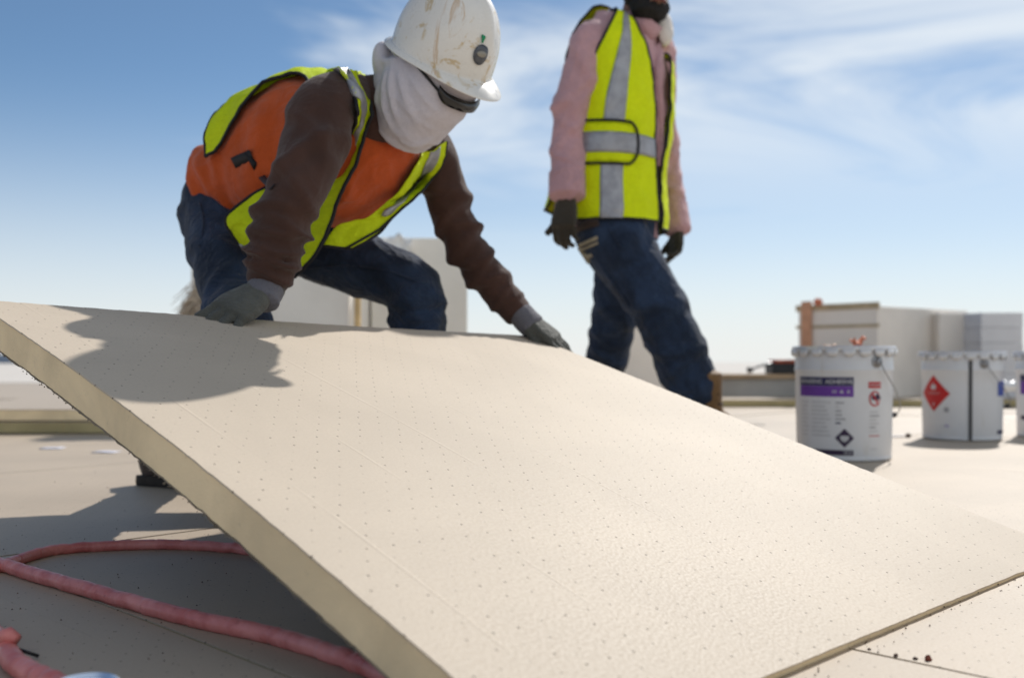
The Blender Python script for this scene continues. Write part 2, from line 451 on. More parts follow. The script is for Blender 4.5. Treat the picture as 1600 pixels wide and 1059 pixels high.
# ------------------------------------------------------------------ the lifted insulation board
cA, cB, cC, cD = P(-45, 467, 1.60), Vector((0.048, 2.477, 0.372)), P(1672, 862, 1.664), Vector((0.031, 0.79, 0.011))
def board_pt(u, v):
    """u: 0 left edge .. 1 right edge, v: 0 near seam .. 1 hands"""
    p = (cD * (1 - u) + cC * u) * (1 - v) + (cA * (1 - u) + cB * u) * v
    p = p + Vector((0, 0, 0.019 * math.sin(math.pi * v) * (1 - u) ** 1.3 - 0.004 * math.sin(math.pi * u) * v))
    return p
BN = (cC - cD).cross(cA - cD).normalized()
BT = 0.050
def make_lifted():
    base = (cC + cD) / 2
    e = empty('insulation_board', base, 'beige perforated insulation board tilted up in the crouching worker\'s hands', 'insulation board')
    n = 110
    P0 = [[board_pt(i / n, j / n) for i in range(n + 1)] for j in range(n + 1)]
    def rough(p, amp):
        q = p * 75.0
        return Vector((noise.noise(q), noise.noise(q + Vector((7, 1, 3))), noise.noise(q + Vector((2, 9, 5))))) * amp
    def slab(z0, z1, name, mat, inset=0.0, amp=0.0):
        vs, fs = [], []
        W = n + 1
        for zz in (z1, z0):
            for j in range(W):
                for i in range(W):
                    edge = i in (0, n) or j in (0, n)
                    p = P0[j][i] + BN * zz
                    if inset:
                        cen = board_pt(.5, .5)
                        if i == 0: p = p + (P0[j][1] - P0[j][0]).normalized() * inset
                        if i == n: p = p - (P0[j][n] - P0[j][n - 1]).normalized() * inset
                        if j == 0: p = p + (P0[1][i] - P0[0][i]).normalized() * inset
                        if j == n: p = p - (P0[n][i] - P0[n - 1][i]).normalized() * inset
                    if edge and amp: p = p + rough(p, amp)
                    vs.append(p)
        for j in range(n):
            for i in range(n):
                a = j * W + i
                fs.append((a, a + 1, a + W + 1, a + W))
                b = a + W * W
                fs.append((b + W, b + W + 1, b + 1, b))
        bd = [i for i in range(W)] + [j * W + n for j in range(1, W)] + [n * W + i for i in range(n - 1, -1, -1)] + [j * W for j in range(n - 1, 0, -1)]
        for a, b in zip(bd, bd[1:] + bd[:1]):
            fs.append((a, a + W * W, b + W * W, b))
        me = new_mesh(vs, fs, True)
        me.set_sharp_from_angle(angle=R(40))
        uvl = me.uv_layers.new(name='uv')
        for l in me.loops:
            k = l.vertex_index % (W * W)
            uvl.data[l.index].uv = ((k % W) / n * BW, (k // W) / n * BW)
        return obj(name, me, mat, e)
    slab(-0.0022, 0.0, 'top_facer', M['facer'], 0.0, 0.0007)
    slab(-BT + 0.002, -0.0024, 'foam_core', M['foam'], 0.0015, 0.0009)
    slab(-BT, -BT + 0.0018, 'bottom_facer', M['under'], 0.0005, 0.0026)
    # torn fibres hanging on the lower left arris
    mb = MB()
    for k in range(110):
        v = random.random(); p = board_pt(0, v) - BN * BT
        a = p + (board_pt(0, 0.5) - board_pt(0.1, 0.5)).normalized() * random.uniform(-.001, .003)
        b = a + Vector((random.uniform(-.0022, .001), random.uniform(-.002, .002), random.uniform(-.0022, .0012)))
        mb.tube([a, (a + b) / 2 + Vector((0, 0, .0005)), b], [.0009, .0007, .0003], 4)
    f = mb.obj('torn_fibre', M['under'], e); f['kind'] = 'stuff'
    return e
lifted = make_lifted()

# crumbs of foam along the seams
def crumb(p, r, mat, name='foam_crumb', lab=None, flat=0.7):
    bm = bmesh.new(); bmesh.ops.create_icosphere(bm, subdivisions=2, radius=r)
    sd = random.uniform(0, 50)
    for v in bm.verts:
        v.co *= 1 + 0.55 * noise.noise(v.co * (1.4 / r) + Vector((sd, 0, 0)))
        v.co.z *= flat
        v.co += Vector(p)
    me = bpy.data.meshes.new(name); bm.to_mesh(me); bm.free()
    o = obj(name, me, mat)
    if lab: tag(o, lab, 'debris', 'crumbs along the board seams')
    return o
M['rust'] = plain('rust_red_crumb', (0.22, 0.055, 0.030), 0.8, 0.4, 200, bump=0.4)
M['brown'] = plain('brown_crumb', (0.10, 0.06, 0.045), 0.8, 0.4, 200, bump=0.4)
for px, py, r, m, lab in ((1299, 1007, .0036, 'rust', 'rust red crumb at the tilted board\'s seam, where the cross seam meets it'),
                          (1306, 1008, .0032, 'brown', 'grey brown crumb right beside the rust red one at the seam'),
                          (1450, 1032, .0034, 'rust', 'pointed rust red crumb standing on the cross seam'),
                          (1430, 1030, .0024, 'brown', 'tiny dark crumb just left of the pointed red crumb'),
                          (1400, 1025, .0026, 'brown', 'small brown crumb midway along the cross seam'),
                          (1358, 1015, .0018, 'brown', 'tiny brown crumb near the start of the cross seam'),
                          (1257, 1031, .0030, 'brown', 'dark crumb on the near board below the seam'),
                          (1233, 1041, .0046, 'brown', 'largest dark crumb lying in a chipped patch by the seam'),
                          (1210, 1051, .0026, 'brown', 'dark crumb nearest the bottom edge along the seam')):
    p = G(px, py, 0.0); crumb((p.x, p.y, r * 0.55), r, M[m], lab=lab, flat=1.3 if py in (1032, 1007) else 0.8)
# loose grit
mb = MB()
for k in range(260):
    if k < 130:
        s = random.uniform(-.1, 1.3); w = abs(random.gauss(0, .02)); p = D0 + U * s * BW - V * (w + .004); z = 0.001
    else:
        p = G(random.uniform(-50, 420), random.uniform(700, 1080), Z1); z = Z1 + .001
    r = random.uniform(.0006, .0017)
    c = Vector((p.x, p.y, z))
    mb.add([c + Vector((r, 0, 0)), c + Vector((-r * .5, r * .8, 0)), c + Vector((-r * .5, -r * .8, 0)), c + Vector((0, 0, r * 1.3))], [(0, 1, 3), (1, 2, 3), (2, 0, 3), (2, 1, 0)])
tag(mb.obj('grit', M['brown'], None, smooth=False), 'loose dark grit scattered over the laid boards', 'grit', kind='stuff')

# ------------------------------------------------------------------ pails
def text_mesh(s, size):
    cu = bpy.data.curves.new('t', 'FONT'); cu.body = s; cu.size = size; cu.align_x = 'CENTER'; cu.align_y = 'CENTER'; cu.offset = size * 0.015
    o = bpy.data.objects.new('t', cu); WORK.collection.objects.link(o)
    with bpy.context.temp_override(scene=WORK, view_layer=WORK.view_layers[0]):
        me = bpy.data.meshes.new_from_object(o.evaluated_get(bpy.context.evaluated_depsgraph_get()))
    bpy.data.objects.remove(o); bpy.data.curves.remove(cu)
    return me
def pail(cx_, cy_, h, r, face, front, labels, name_label, lid_scraps=None, seam_at=None, ear_at=None):
    e = empty('pail', (cx_, cy_, 0), name_label, 'pail', 'white steel pails')
    C = Vector((cx_, cy_, 0.0015))
    rb = r * 0.955
    def rad(z): return rb + (r - rb) * z / h
    prof = [(rb - .006, 0.0), (rb, .003), (rb + .0015, .008), (rb - .0008, .014), (rad(.02), .02)]
    for z in (h * .30, h * .62, h * .775): prof.append((rad(z), z))
    prof += [(rad(h * .785) + .0022, h * .785), (rad(h * .80) + .0022, h * .80), (rad(h * .81), h * .81), (r - .001, h * .93), (r - .001, h - .012)]
    MB().lathe(C, prof, 72).obj('body', M['pail'], e, auto=35)
    # lid: rolled rim, sunken plate and crimped lugs down the side
    lp = [(r + .002, h - .016), (r + .0075, h - .013), (r + .0085, h - .004), (r + .005, h), (r - .004, h), (r - .008, h - .006), (r - .016, h - .008), (r * .62, h - .007), (r * .6, h - .004), (.004, h - .004)]
    lid = MB().lathe(C, lp, 72).obj('lid', M['pail_metal'], e, auto=40)
    for k in range(20):
        a = 2 * math.pi * k / 20 + .1
        mb = MB(); n = Vector((math.cos(a), math.sin(a), 0)); t = Vector((-n.y, n.x, 0))
        w = r * math.pi / 20 * 0.80
        vs = []
        for (o_, z) in ((.0088, h - .010), (.0096, h - .022), (.0050, h - .030)):
            q = (1, .96, .55)[0 if z > h - .015 else (1 if z > h - .028 else 2)]
            for s in (-1, -.5, 0, .5, 1):
                ang = s * w * q / r
                nn = n * math.cos(ang) + t * math.sin(ang)
                dz = -(1 - s * s) * .003 if z < h - .028 else 0
                vs.append(C + nn * (r + o_) + Vector((0, 0, z + dz)))
        fs = [(i * 5 + j, i * 5 + j + 1, i * 5 + j + 6, i * 5 + j + 5) for i in range(2) for j in range(4)]
        mb.add(vs, fs)
        o = mb.obj('lug', M['pail'], lid)
        so = o.modifiers.new('s', 'SOLIDIFY'); so.thickness = .0012
    to_cam = math.atan2(-cy_, -cx_)
    def cyl(u, z, off):
        """u metres along the wall, rightwards as seen from the camera; z height"""
        a = to_cam + u / r
        q = rad(z) + off
        return C + Vector((math.cos(a) * q, math.sin(a) * q, z))
    def patch(name, u0, u1, z0, z1, mat, off, parent=e, poly=None):
        vs, fs = [], []
        n = max(2, int(abs(u1 - u0) / .008))
        if poly is None:
            for i in range(n + 1):
                u = u0 + (u1 - u0) * i / n
                for z in (z0, (z0 + z1) / 2, z1): vs.append(cyl(u, z, off))
            fs = [(i * 3 + j, i * 3 + 3 + j, i * 3 + 4 + j, i * 3 + 1 + j) for i in range(n) for j in range(2)]
        else:
            us, zs = [p[0] for p in poly], [p[1] for p in poly]
            if max(us) - min(us) > .03:      # wide convex shapes: rows of short spans that follow the wall
                nr_, nc_ = 24, 12
                for i in range(nr_ + 1):
                    z = min(zs) + (max(zs) - min(zs)) * min(max(i / nr_, .004), .996)
                    xs = []
                    for (ua, za), (ub, zb_) in zip(poly, poly[1:] + poly[:1]):
                        if (za - z) * (zb_ - z) <= 0 and za != zb_: xs.append(ua + (ub - ua) * (z - za) / (zb_ - za))
                    for j in range(nc_ + 1): vs.append(cyl(min(xs) + (max(xs) - min(xs)) * j / nc_, z, off))
                fs = [(i * (nc_ + 1) + j, i * (nc_ + 1) + j + 1, (i + 1) * (nc_ + 1) + j + 1, (i + 1) * (nc_ + 1) + j) for i in range(nr_) for j in range(nc_)]
                return obj(name, (vs, fs), mat, parent)
            vs = [cyl(u, z, off) for u, z in poly]; c = len(vs)
            vs.append(cyl(sum(p[0] for p in poly) / c, sum(p[1] for p in poly) / c, off + .0004))
            fs = [(i, (i + 1) % c, c) for i in range(c)]
        return obj(name, (vs, fs), mat, parent)
    def words(s, u, z, size, mat, off, parent, sx=1.0):
        me = text_mesh(s, size)
        for v in me.vertices: v.co = cyl(u + v.co.x * sx, z + v.co.y, off)
        return obj('lettering', me, mat, parent)
    labels(patch, words, h, e)
    # bail ears and wire handle
    ea = ear_at / r + to_cam
    for sgn in (0, math.pi):
        a = ea + sgn
        n = Vector((math.cos(a), math.sin(a), 0)); t = Vector((-n.y, n.x, 0)); z = h * .865
        c0 = C + n * (r - .002) + Vector((0, 0, z))
        mb = MB()
        for k, (rr, o_) in enumerate(((.019, 0), (.0185, .004), (.013, .006), (.010, .0135), (.0045, .0145))):
            for j in range(20):
                b = 2 * math.pi * j / 20
                mb.v.append(tuple(c0 + t * math.cos(b) * rr + Vector((0, 0, math.sin(b) * rr)) + n * o_))
        mb.f += [(k * 20 + j, k * 20 + (j + 1) % 20, k * 20 + 20 + (j + 1) % 20, k * 20 + 20 + j) for k in range(4) for j in range(20)]
        mb.f.append(tuple(80 + j for j in range(20)))
        mb.obj('ear', M['steel'], e, auto=40)
    pts = []
    n = Vector((math.cos(ea), math.sin(ea), 0)); t = Vector((-n.y, n.x, 0)) * front
    for k in range(33):
        a = math.pi * k / 32
        p = n * math.cos(a) * (r + .013) + t * math.sin(a) * (r + .026 - .004 * math.sin(a))
        pts.append(C + p + Vector((0, 0, h * .865 - math.sin(a) ** .8 * h * .50)))
    hd = MB().tube(pts, .0019, 8).obj('bail_handle', M['steel'], e)
    MB().tube(pts[13:20], .0085, 10).obj('grip', M['black'], hd)
    if seam_at is not None:
        patch('side_seam', seam_at - .0065, seam_at + .0065, .004, h * .97, M['seam'], .0035)
    return e
M['seam'] = plain('pail_seam_band', (0.055, 0.055, 0.06), 0.5, 0.2)

def labels_front(patch, words, h, e):
    a = patch('label_header', -.158, .030, h * .655, h * .730, M['ink_navy'], .0008)
    words('BONDING  ADHESIVE', -.062, h * .690, .0175, M['ink_pale'], .0014, a, 1.05)
    b = patch('label_band', -.158, .030, h * .560, h * .653, M['ink_purple'], .0008)
    words('H  &  K', -.006, h * .604, .014, M['ink_pale'], .0014, b, 1.25)
    for k in range(9):
        z = h * (.515 - k * .036); patch('text_column', -.150, -.115 - .004 * (k % 3), z - .0035, z, M['ink_pale'], .0008)
        patch('text_column', -.105, -.038 - .006 * ((k * 7) % 4), z - .004, z + .001, M['ink_pale'], .0008)
    for k, (w, m) in enumerate(((.026, 'ink_grey'), (.012, 'ink_pale'), (.018, 'ink_grey'), (.020, 'ink_grey'), (.030, 'ink_grey'), (.016, 'ink_navy'))):
        z = h * (.515 - k * .035); patch('text_line', -.024, -.024 + w, z - .0045, z, M[m], .0008)
    s, zc_ = .029, h * .205
    d = patch('hazard_diamond', 0, 0, 0, 0, M['ink_dark'], .0008, poly=[(.003, zc_ + s), (.003 + s, zc_), (.003, zc_ - s), (.003 - s, zc_)])
    s2 = .014
    patch('diamond_panel', 0, 0, 0, 0, M['ink_pale'], .0016, d, poly=[(.003 - s2, zc_ + .007), (.003 + s2, zc_ + .007), (.003 + s2 * .8, zc_ - .006), (.003, zc_ - .013), (.003 - s2 * .8, zc_ - .006)])
    f = patch('label_footer', -.158, .030, h * .055, h * .100, M['ink_dark'], .0008)
    words('10.5', .012, h * .0775, .013, M['ink_pale'], .0016, f, 1.2)
    r_ = patch('danger_box', .076, .122, h * .635, h * .690, M['ink_red'], .0008)
    words('DANGER', .099, h * .662, .010, M['ink_pale'], .0015, r_, 1.0)
    # no-smoking style ring with a dark figure
    ring = [(.099 + .021 * math.cos(t), h * .545 + .024 * math.sin(t)) for t in [k * math.pi / 10 for k in range(20)]]
    g = patch('warning_ring', 0, 0, 0, 0, M['ink_red'], .0008, poly=ring)
    patch('ring_field', 0, 0, 0, 0, M['ink_white'], .0015, g, poly=[(.099 + .0165 * math.cos(t), h * .545 + .019 * math.sin(t)) for t in [k * math.pi / 8 for k in range(16)]])
    patch('figure', 0, 0, 0, 0, M['ink_dark'], .0021, g, poly=[(.085, h * .575), (.100, h * .565), (.108, h * .595), (.118, h * .565), (.123, h * .548), (.110, h * .535), (.106, h * .515), (.099, h * .54), (.088, h * .535)])
    patch('ring_bar', 0, 0, 0, 0, M['ink_red'], .0026, g, poly=[(.085, h * .600), (.090, h * .605), (.114, h * .490), (.109, h * .486)])
    for k in range(6):
        patch('text_line', .082, .082 + (.030, .036, .026, .034, .022, .030)[k], h * (.435 - k * .033) - .004, h * (.435 - k * .033), M['ink_grey' if k in (1, 4) else 'ink_pale'], .0008)
    patch('red_line', .080, .120, h * .218, h * .230, M['ink_red_pale'], .0008)
    patch('text_line', .084, .110, h * .105, h * .115, M['ink_pale'], .0008)
M['ink_rose'] = plain('label_rose', (0.60, 0.30, 0.30), 0.5, 0.1)
M['ink_red_pale'] = plain('label_red_faded', (0.55, 0.26, 0.26), 0.5, 0.1)
def labels_side(patch, words, h, e):
    zc_, s, u = h * .525, .070, -.112
    d = patch('flammable_diamond', 0, 0, 0, 0, M['ink_red'], .0008,
              poly=[(u, zc_ + s), (u + s * .5, zc_ + s * .5), (u + s, zc_), (u + s * .5, zc_ - s * .5), (u, zc_ - s), (u - s * .5, zc_ - s * .5), (u - s, zc_), (u - s * .5, zc_ + s * .5)])
    patch('flame', 0, 0, 0, 0, M['ink_white'], .0018, d, poly=[(u - .010, zc_ + .016), (u - .013, zc_ + .030), (u - .005, zc_ + .026), (u - .002, zc_ + .044), (u + .006, zc_ + .030), (u + .013, zc_ + .032), (u + .011, zc_ + .016)])
    words('FLAMMABLE', u + .001, zc_ + .001, .0120, M['ink_rose'], .0018, d, .82)
    words('3', u, zc_ - .042, .018, M['ink_white'], .0018, d)
    patch('round_mark', 0, 0, 0, 0, M['ink_grey'], .0008, poly=[(-.057 + .011 * math.cos(t), h * .345 + .011 * math.sin(t)) for t in [k * math.pi / 6 for k in range(12)]])
    patch('text_line', -.080, -.062, h * .150, h * .160, M['ink_pale'], .0008)
    patch('text_line', -.064, -.048, h * .150, h * .175, M['ink_purple_pale'], .0008)
    patch('blue_label_edge', .150, .300, h * .50, h * .665, M['ink_blue'], .0008)
    patch('dark_label_foot', .152, .300, h * .075, h * .115, M['ink_navy'], .0008)
M['ink_purple_pale'] = plain('label_purple_faded', (0.36, 0.32, 0.50), 0.5, 0.1)
def labels_edge(patch, words, h, e):
    patch('label_header', -.158, .030, h * .655, h * .730, M['ink_navy'], .0008)
    patch('label_band', -.158, .030, h * .50, h * .653, M['ink_purple'], .0008)
    patch('label_footer', -.158, .030, h * .20, h * .25, M['ink_dark'], .0008)
p1 = P(1318, 600, 3.25); p2 = P(1503, 600, 4.0); p3 = P(1651, 600, 4.1)
pail(p1.x, p1.y, .352, .150, 0, 1, labels_front, 'white steel pail with navy and purple label, nearest of the three pails', ear_at=.106)
pail(p2.x, p2.y, .338, .150, 0, 1, labels_side, 'white steel pail showing a red flammable diamond and dark side seam', seam_at=.030, ear_at=.082)
pail(p3.x, p3.y, .338, .150, 0, 1, labels_edge, 'white steel pail cut off by the right edge of the picture', ear_at=.15)
# orange and pale scraps lying on the nearest pail
M['scrap'] = plain('orange_scrap', (0.62, 0.20, 0.11), 0.6, 0.3, 60)
M['scrap_pale'] = plain('peach_scrap', (0.70, 0.46, 0.32), 0.6, 0.3, 60)
def scrap(p, w, hgt, mat, lab):
    vs, fs = [], []
    n = 7
    for i in range(n):
        for j in range(n):
            a, b = i / (n - 1) - .5, j / (n - 1) - .5
            z = hgt * (.45 + .9 * noise.noise(Vector((a * 4, b * 4, w * 90))) + 1.2 * abs(a) * (1 if i > 3 else .55))
            vs.append(Vector(p) + Vector((a * w, b * w * .6, max(z, .001))))
    fs = [(i * n + j, (i + 1) * n + j, (i + 1) * n + j + 1, i * n + j + 1) for i in range(n - 1) for j in range(n - 1)]
    o = obj('torn_scrap', (vs, fs), mat)
    s = o.modifiers.new('s', 'SOLIDIFY'); s.thickness = .003
    tag(o, lab, 'scrap')
scrap((p1.x + .036, p1.y - .03, .351), .044, .028, M['scrap'], 'crumpled orange and white scrap on the nearest pail\'s lid')
scrap((p1.x - .050, p1.y - .02, .351), .036, .009, M['scrap_pale'], 'small peach scrap at the left of the nearest pail\'s lid')

# ------------------------------------------------------------------ bundles of boards in the background
M['wrap'] = plain('wrapped_bundle_grey', (0.84, 0.805, 0.75), 0.6, 0.08, 3, bump=0.25, bscale=18, bdist=.01)
M['wrap_cool'] = plain('wrapped_bundle_cool', (0.66, 0.66, 0.68), 0.55, 0.10, 3, bump=0.3, bscale=14, bdist=.01)
M['wrap_warm'] = plain('wrapped_bundle_warm', (0.80, 0.74, 0.67), 0.6, 0.08, 3, bump=0.25, bscale=18, bdist=.01)
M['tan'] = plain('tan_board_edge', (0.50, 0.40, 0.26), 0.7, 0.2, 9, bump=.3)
M['tan_pale'] = plain('pale_pine', (0.66, 0.47, 0.24), 0.7, 0.2, 9, bump=.3)  # paler, yellower wood tone than the tan board edge
M['orange_strap'] = plain('orange_strap', (0.62, 0.33, 0.20), 0.6, 0.15, 20)
M['film'] = plain('plastic_film', (0.80, 0.80, 0.80), 0.25, 0.08, 20, spec=.6)
def bundle(px0, px1, ytop, d, zb, depth, rz, mats, n, lab, cap=None, pal=True, gap=.004, bev=.006):
    """stack of wrapped boards on a pallet; every board a slab of its own"""
    w = (px1 - px0) / F_PX * d
    c = P((px0 + px1) / 2, 600, d)
    zt = P(0, ytop, d).z
    e = empty('board_bundle', (c.x, d + depth / 2, zb), lab, 'board bundle', 'wrapped board bundles')
    m3 = Matrix.Rotation(rz, 3, 'Z')
    z0 = zb + (.10 if pal else .004)
    if pal:
        for k in (-1, 0, 1):
            MB().box(Vector((c.x, d + depth / 2, zb + .05)) + m3 @ Vector((k * w * .42, 0, 0)), (.09, depth * .96, .098), rz).obj('pallet_block', M['wood'], e, smooth=False)
    t = (zt - z0) / n
    for k in range(n):
        j = random.uniform(-.6, .6) * bev
        m = mats[k] if isinstance(mats, list) else mats
        MB().box(Vector((c.x, d + depth / 2, z0 + t * (k + .5))) + m3 @ Vector((j, random.uniform(-.6, .6) * bev, 0)), (w, depth, t - gap), rz).obj('wrapped_board', m, e, smooth=False, bevel=bev)
    return e, c, zt, z0
# behind the crouching worker
b1, c, zt, z0 = bundle(309, 562, 404, 4.6, Z1, 1.15, R(-4), M['wrap'], 1, 'grey wrapped board bundle directly behind the crouching worker\'s legs', cap=None)
w1 = (562 - 309) / F_PX * 4.6
MB().box((P(316, 0, 4.58).x + .02, 4.565, (zt + z0) / 2), (.055, .03, zt - z0)).obj('corner_board', M['tan'], b1, smooth=False, bevel=.004)
MB().box((P(559, 0, 4.55).x, 4.545, (zt + z0) / 2), (.026, .03, zt - z0)).obj('pine_batten', M['tan_pale'], b1, smooth=False, bevel=.003)
mb = MB()
for k in range(420):   # frayed strapping and fibre spilling from the bundle's left corner
    a = P(random.uniform(312, 345), random.uniform(440, 500), 4.5 + random.uniform(-.04, .04))
    L_ = random.uniform(.05, .16)
    dr = Vector((-random.uniform(.5, 1.0), random.uniform(-.35, .1), -random.uniform(.35, .95))).normalized()
    m_ = a + dr * L_ * .5 + Vector((0, 0, .012))
    mb.tube([a, m_, a + dr * L_ - Vector((0, 0, .01))], [.0035, .003, .0012], 4)
fr = mb.obj('frayed_fibre', M['fray'] if 'fray' in M else plain('frayed_fibre', (.55, .46, .36), .7, .3, 40), b1); fr['kind'] = 'stuff'
b2, c, zt, z0 = bundle(572, 722, 371, 5.0, Z1, 1.1, R(3), M['wrap'], 1, 'taller grey wrapped board bundle between the crouching worker\'s knee and arm', cap=None)
vs, fs = [], []
for i in range(12):
    for j in range(9):
        a, b = i / 11, j / 8
        p = P(598 + a * 46, 370 + b * 40 + 5 * math.sin(a * 9), 4.97)
        vs.append(p + Vector((0, -.02 - .03 * noise.noise(Vector((a * 5, b * 4, 3))), .02 * noise.noise(Vector((a * 6, b * 3, 9))))))
fs = [(i * 9 + j, i * 9 + j + 1, (i + 1) * 9 + j + 1, (i + 1) * 9 + j) for i in range(11) for j in range(8)]
o = obj('plastic_film', (vs, fs), M['film'], b2); s = o.modifiers.new('s', 'SOLIDIFY'); s.thickness = .002
# between the walking worker's legs
bundle(968, 1052, 492, 6.0, 0.0, .9, R(2), M['wrap_warm'], 1, 'small beige bundle glimpsed between the walking worker\'s legs')
# right-hand group
def bundle_corner(pxc, d, wl_, wr_, ang, ytop, zb, ml, lab, n, mats=None):
    """bundle with its corner towards the camera"""
    c = P(pxc, 600, d); zt = P(0, ytop, d).z
    e = empty('board_bundle', (c.x, d, zb), lab, 'board bundle', 'wrapped board bundles')
    a = Vector((math.cos(ang), math.sin(ang), 0)); b = Vector((-math.sin(ang), math.cos(ang), 0))
    t = (zt - zb - .02) / n
    for k in range(n):
        off = Vector((random.uniform(-.008, .008), random.uniform(-.008, .008), 0))
        q = Vector((c.x, d, zb + .012 + t * k)) + off
        q0 = [q, q + a * wr_, q + a * wr_ + b * wl_, q + b * wl_]
        vs = [x for x in q0] + [x + Vector((0, 0, t - .003)) for x in q0]
        MB().add(vs, [(3, 2, 1, 0), (4, 5, 6, 7), (0, 1, 5, 4), (1, 2, 6, 5), (2, 3, 7, 6), (3, 0, 4, 7)]).obj('wrapped_board', (mats[k] if mats else ml), e, smooth=False, bevel=.008)
    return e, c, zt, a, b, t
ZR = 0.05
e, c, zt, a, b, t = bundle_corner(1372, 6.7, .62, 1.15, R(38), 475, ZR - .05, M['wrap'], 'wrapped bundle with an orange strap behind the nearest pail', 1,
                                  [M['wrap_warm']])
for k, (zz, hh) in enumerate(((zt - .030, .045), (zt - .150, .022))):
    q = Vector((c.x, c.y, zz)) - a * .012 - b * .01
    vs = [q, q + b * .65, q + b * .65 + a * .02, q + a * .02]; vs = vs + [x + Vector((0, 0, hh)) for x in vs]
    MB().add(vs, [(3, 2, 1, 0), (4, 5, 6, 7), (0, 1, 5, 4), (1, 2, 6, 5), (2, 3, 7, 6), (3, 0, 4, 7)]).obj('edge_batten', M['tan'], e, smooth=False, bevel=.004)
q = Vector((c.x, c.y, ZR + .02)) + b * .50 - a * .016
vs = [q, q + b * .085, q + b * .085 - a * .006, q - a * .006]; vs = vs + [x + Vector((0, 0, zt - ZR + .02)) for x in vs]
MB().add(vs, [(3, 2, 1, 0), (4, 5, 6, 7), (0, 1, 5, 4), (1, 2, 6, 5), (2, 3, 7, 6), (3, 0, 4, 7)]).obj('orange_strap', M['orange_strap'], e, smooth=False, bevel=.001)
crumb((P(1296, 472, 6.75).x, 7.0, zt + .03), .035, M['scrap'], 'strap_knot', None); SC.objects['strap_knot'].parent = e
SC.objects['strap_knot'].matrix_parent_inverse = base_matrix(e).inverted()
bundle(1468, 1531, 488, 7.0, 0.0, .9, R(0), M['wrap_warm'], 1, 'plain beige bundle standing between the other two right-hand bundles', pal=False)
bundle(1531, 1597, 488, 6.75, 0.0, .9, R(1), M['wrap_cool'], 6, 'blue grey wrapped bundle with ribbed side at the far right', pal=False, gap=.0015, bev=.0025)
# white roll lying beyond the second pail
rl = empty('plastic_roll', P(1600, 608, 5.9), 'clear white plastic roll on the deck behind the flammable pail', 'roll')
rp = [P(1560 + k * 9, 602 + 1.5 * math.sin(k), 5.9) for k in range(9)]
MB().tube(rp, [.030 + .006 * math.sin(k * 2.1) for k in range(9)], 14).obj('film', M['film'], rl)
MB().tube([P(1556, 602, 5.9), P(1640, 602, 5.9)], .014, 10).obj('core', M['tan'], rl)
# dark tool bag with orange top on the curb
tb = empty('tool_case', P(1222, 590, 6.85), 'dark tool case with an orange top resting on the curb plank', 'tool case')
za = zt_c = P(0, 592, 6.9).z + .034
MB().box((P(1224, 0, 6.95).x, 6.98, za + .036), (.19, .16, .070), .1).obj('case_body', M['black'], tb, smooth=False, bevel=.008)
MB().box((P(1226, 0, 6.95).x, 6.98, za + .084), (.165, .14, .026), .1).obj('orange_lid', M['rustlid'] if 'rustlid' in M else plain('orange_lid', (.34, .075, .035), .6, .3), tb, smooth=False, bevel=.008)
wr = MB().tube([P(1206, 566, 6.95), P(1194, 570, 6.95), P(1184, 573, 6.95), P(1174, 577, 6.95), P(1169, 579, 6.95)], .008, 6).obj('cable', M['steel'], tb)
MB().tube([P(1175, 576.5, 6.95), P(1168, 579, 6.95)], .02, 8).obj('cable_end', M['black'], tb)
# scraps on the deck
def slip(px, py, z, w, h, rz, mat, lab, name='paper_slip', group=None):
    p = G(px, py, z)
    m3 = Matrix.Rotation(rz, 3, 'Z'); vs = []
    for i in range(5):
        for j in range(3):
            q = m3 @ Vector(((i / 4 - .5) * w, (j / 2 - .5) * h, 0))
            vs.append(Vector((p.x, p.y, z + .003 + .004 * abs(noise.noise(Vector((i * .8, j, px)))))) + q)
    fs = [(i * 3 + j, (i + 1) * 3 + j, (i + 1) * 3 + j + 1, i * 3 + j + 1) for i in range(4) for j in range(2)]
    o = obj(name, (vs, fs), mat); s = o.modifiers.new('s', 'SOLIDIFY'); s.thickness = .0008
    tag(o, lab, 'scrap', group)
M['paper'] = plain('paper_slip', (0.66, 0.66, 0.74), 0.6, 0.08, 60)
slip(82, 701, Z1, .075, .06, .1, M['paper'], 'pale printed slip on the left deck, farther from the tilted board')
slip(166, 707, Z1, .080, .06, -.1, M['paper'], 'pale printed slip on the left deck beside the tilted board\'s edge')
slip(1182, 664, 0.0, .085, .012, -.7, M['black'], 'thin dark strip on the deck beyond the walking worker\'s boot', 'dark_strip')
slip(1402, 682, 0.0, .08, .03, .2, M['paper'], 'small white scrap on the deck right of the nearest pail')
crumb((G(1419, 683).x, G(1419, 683).y, .008), .012, M['brown'], 'debris_lump', 'small brown lump on the deck between the two pails')

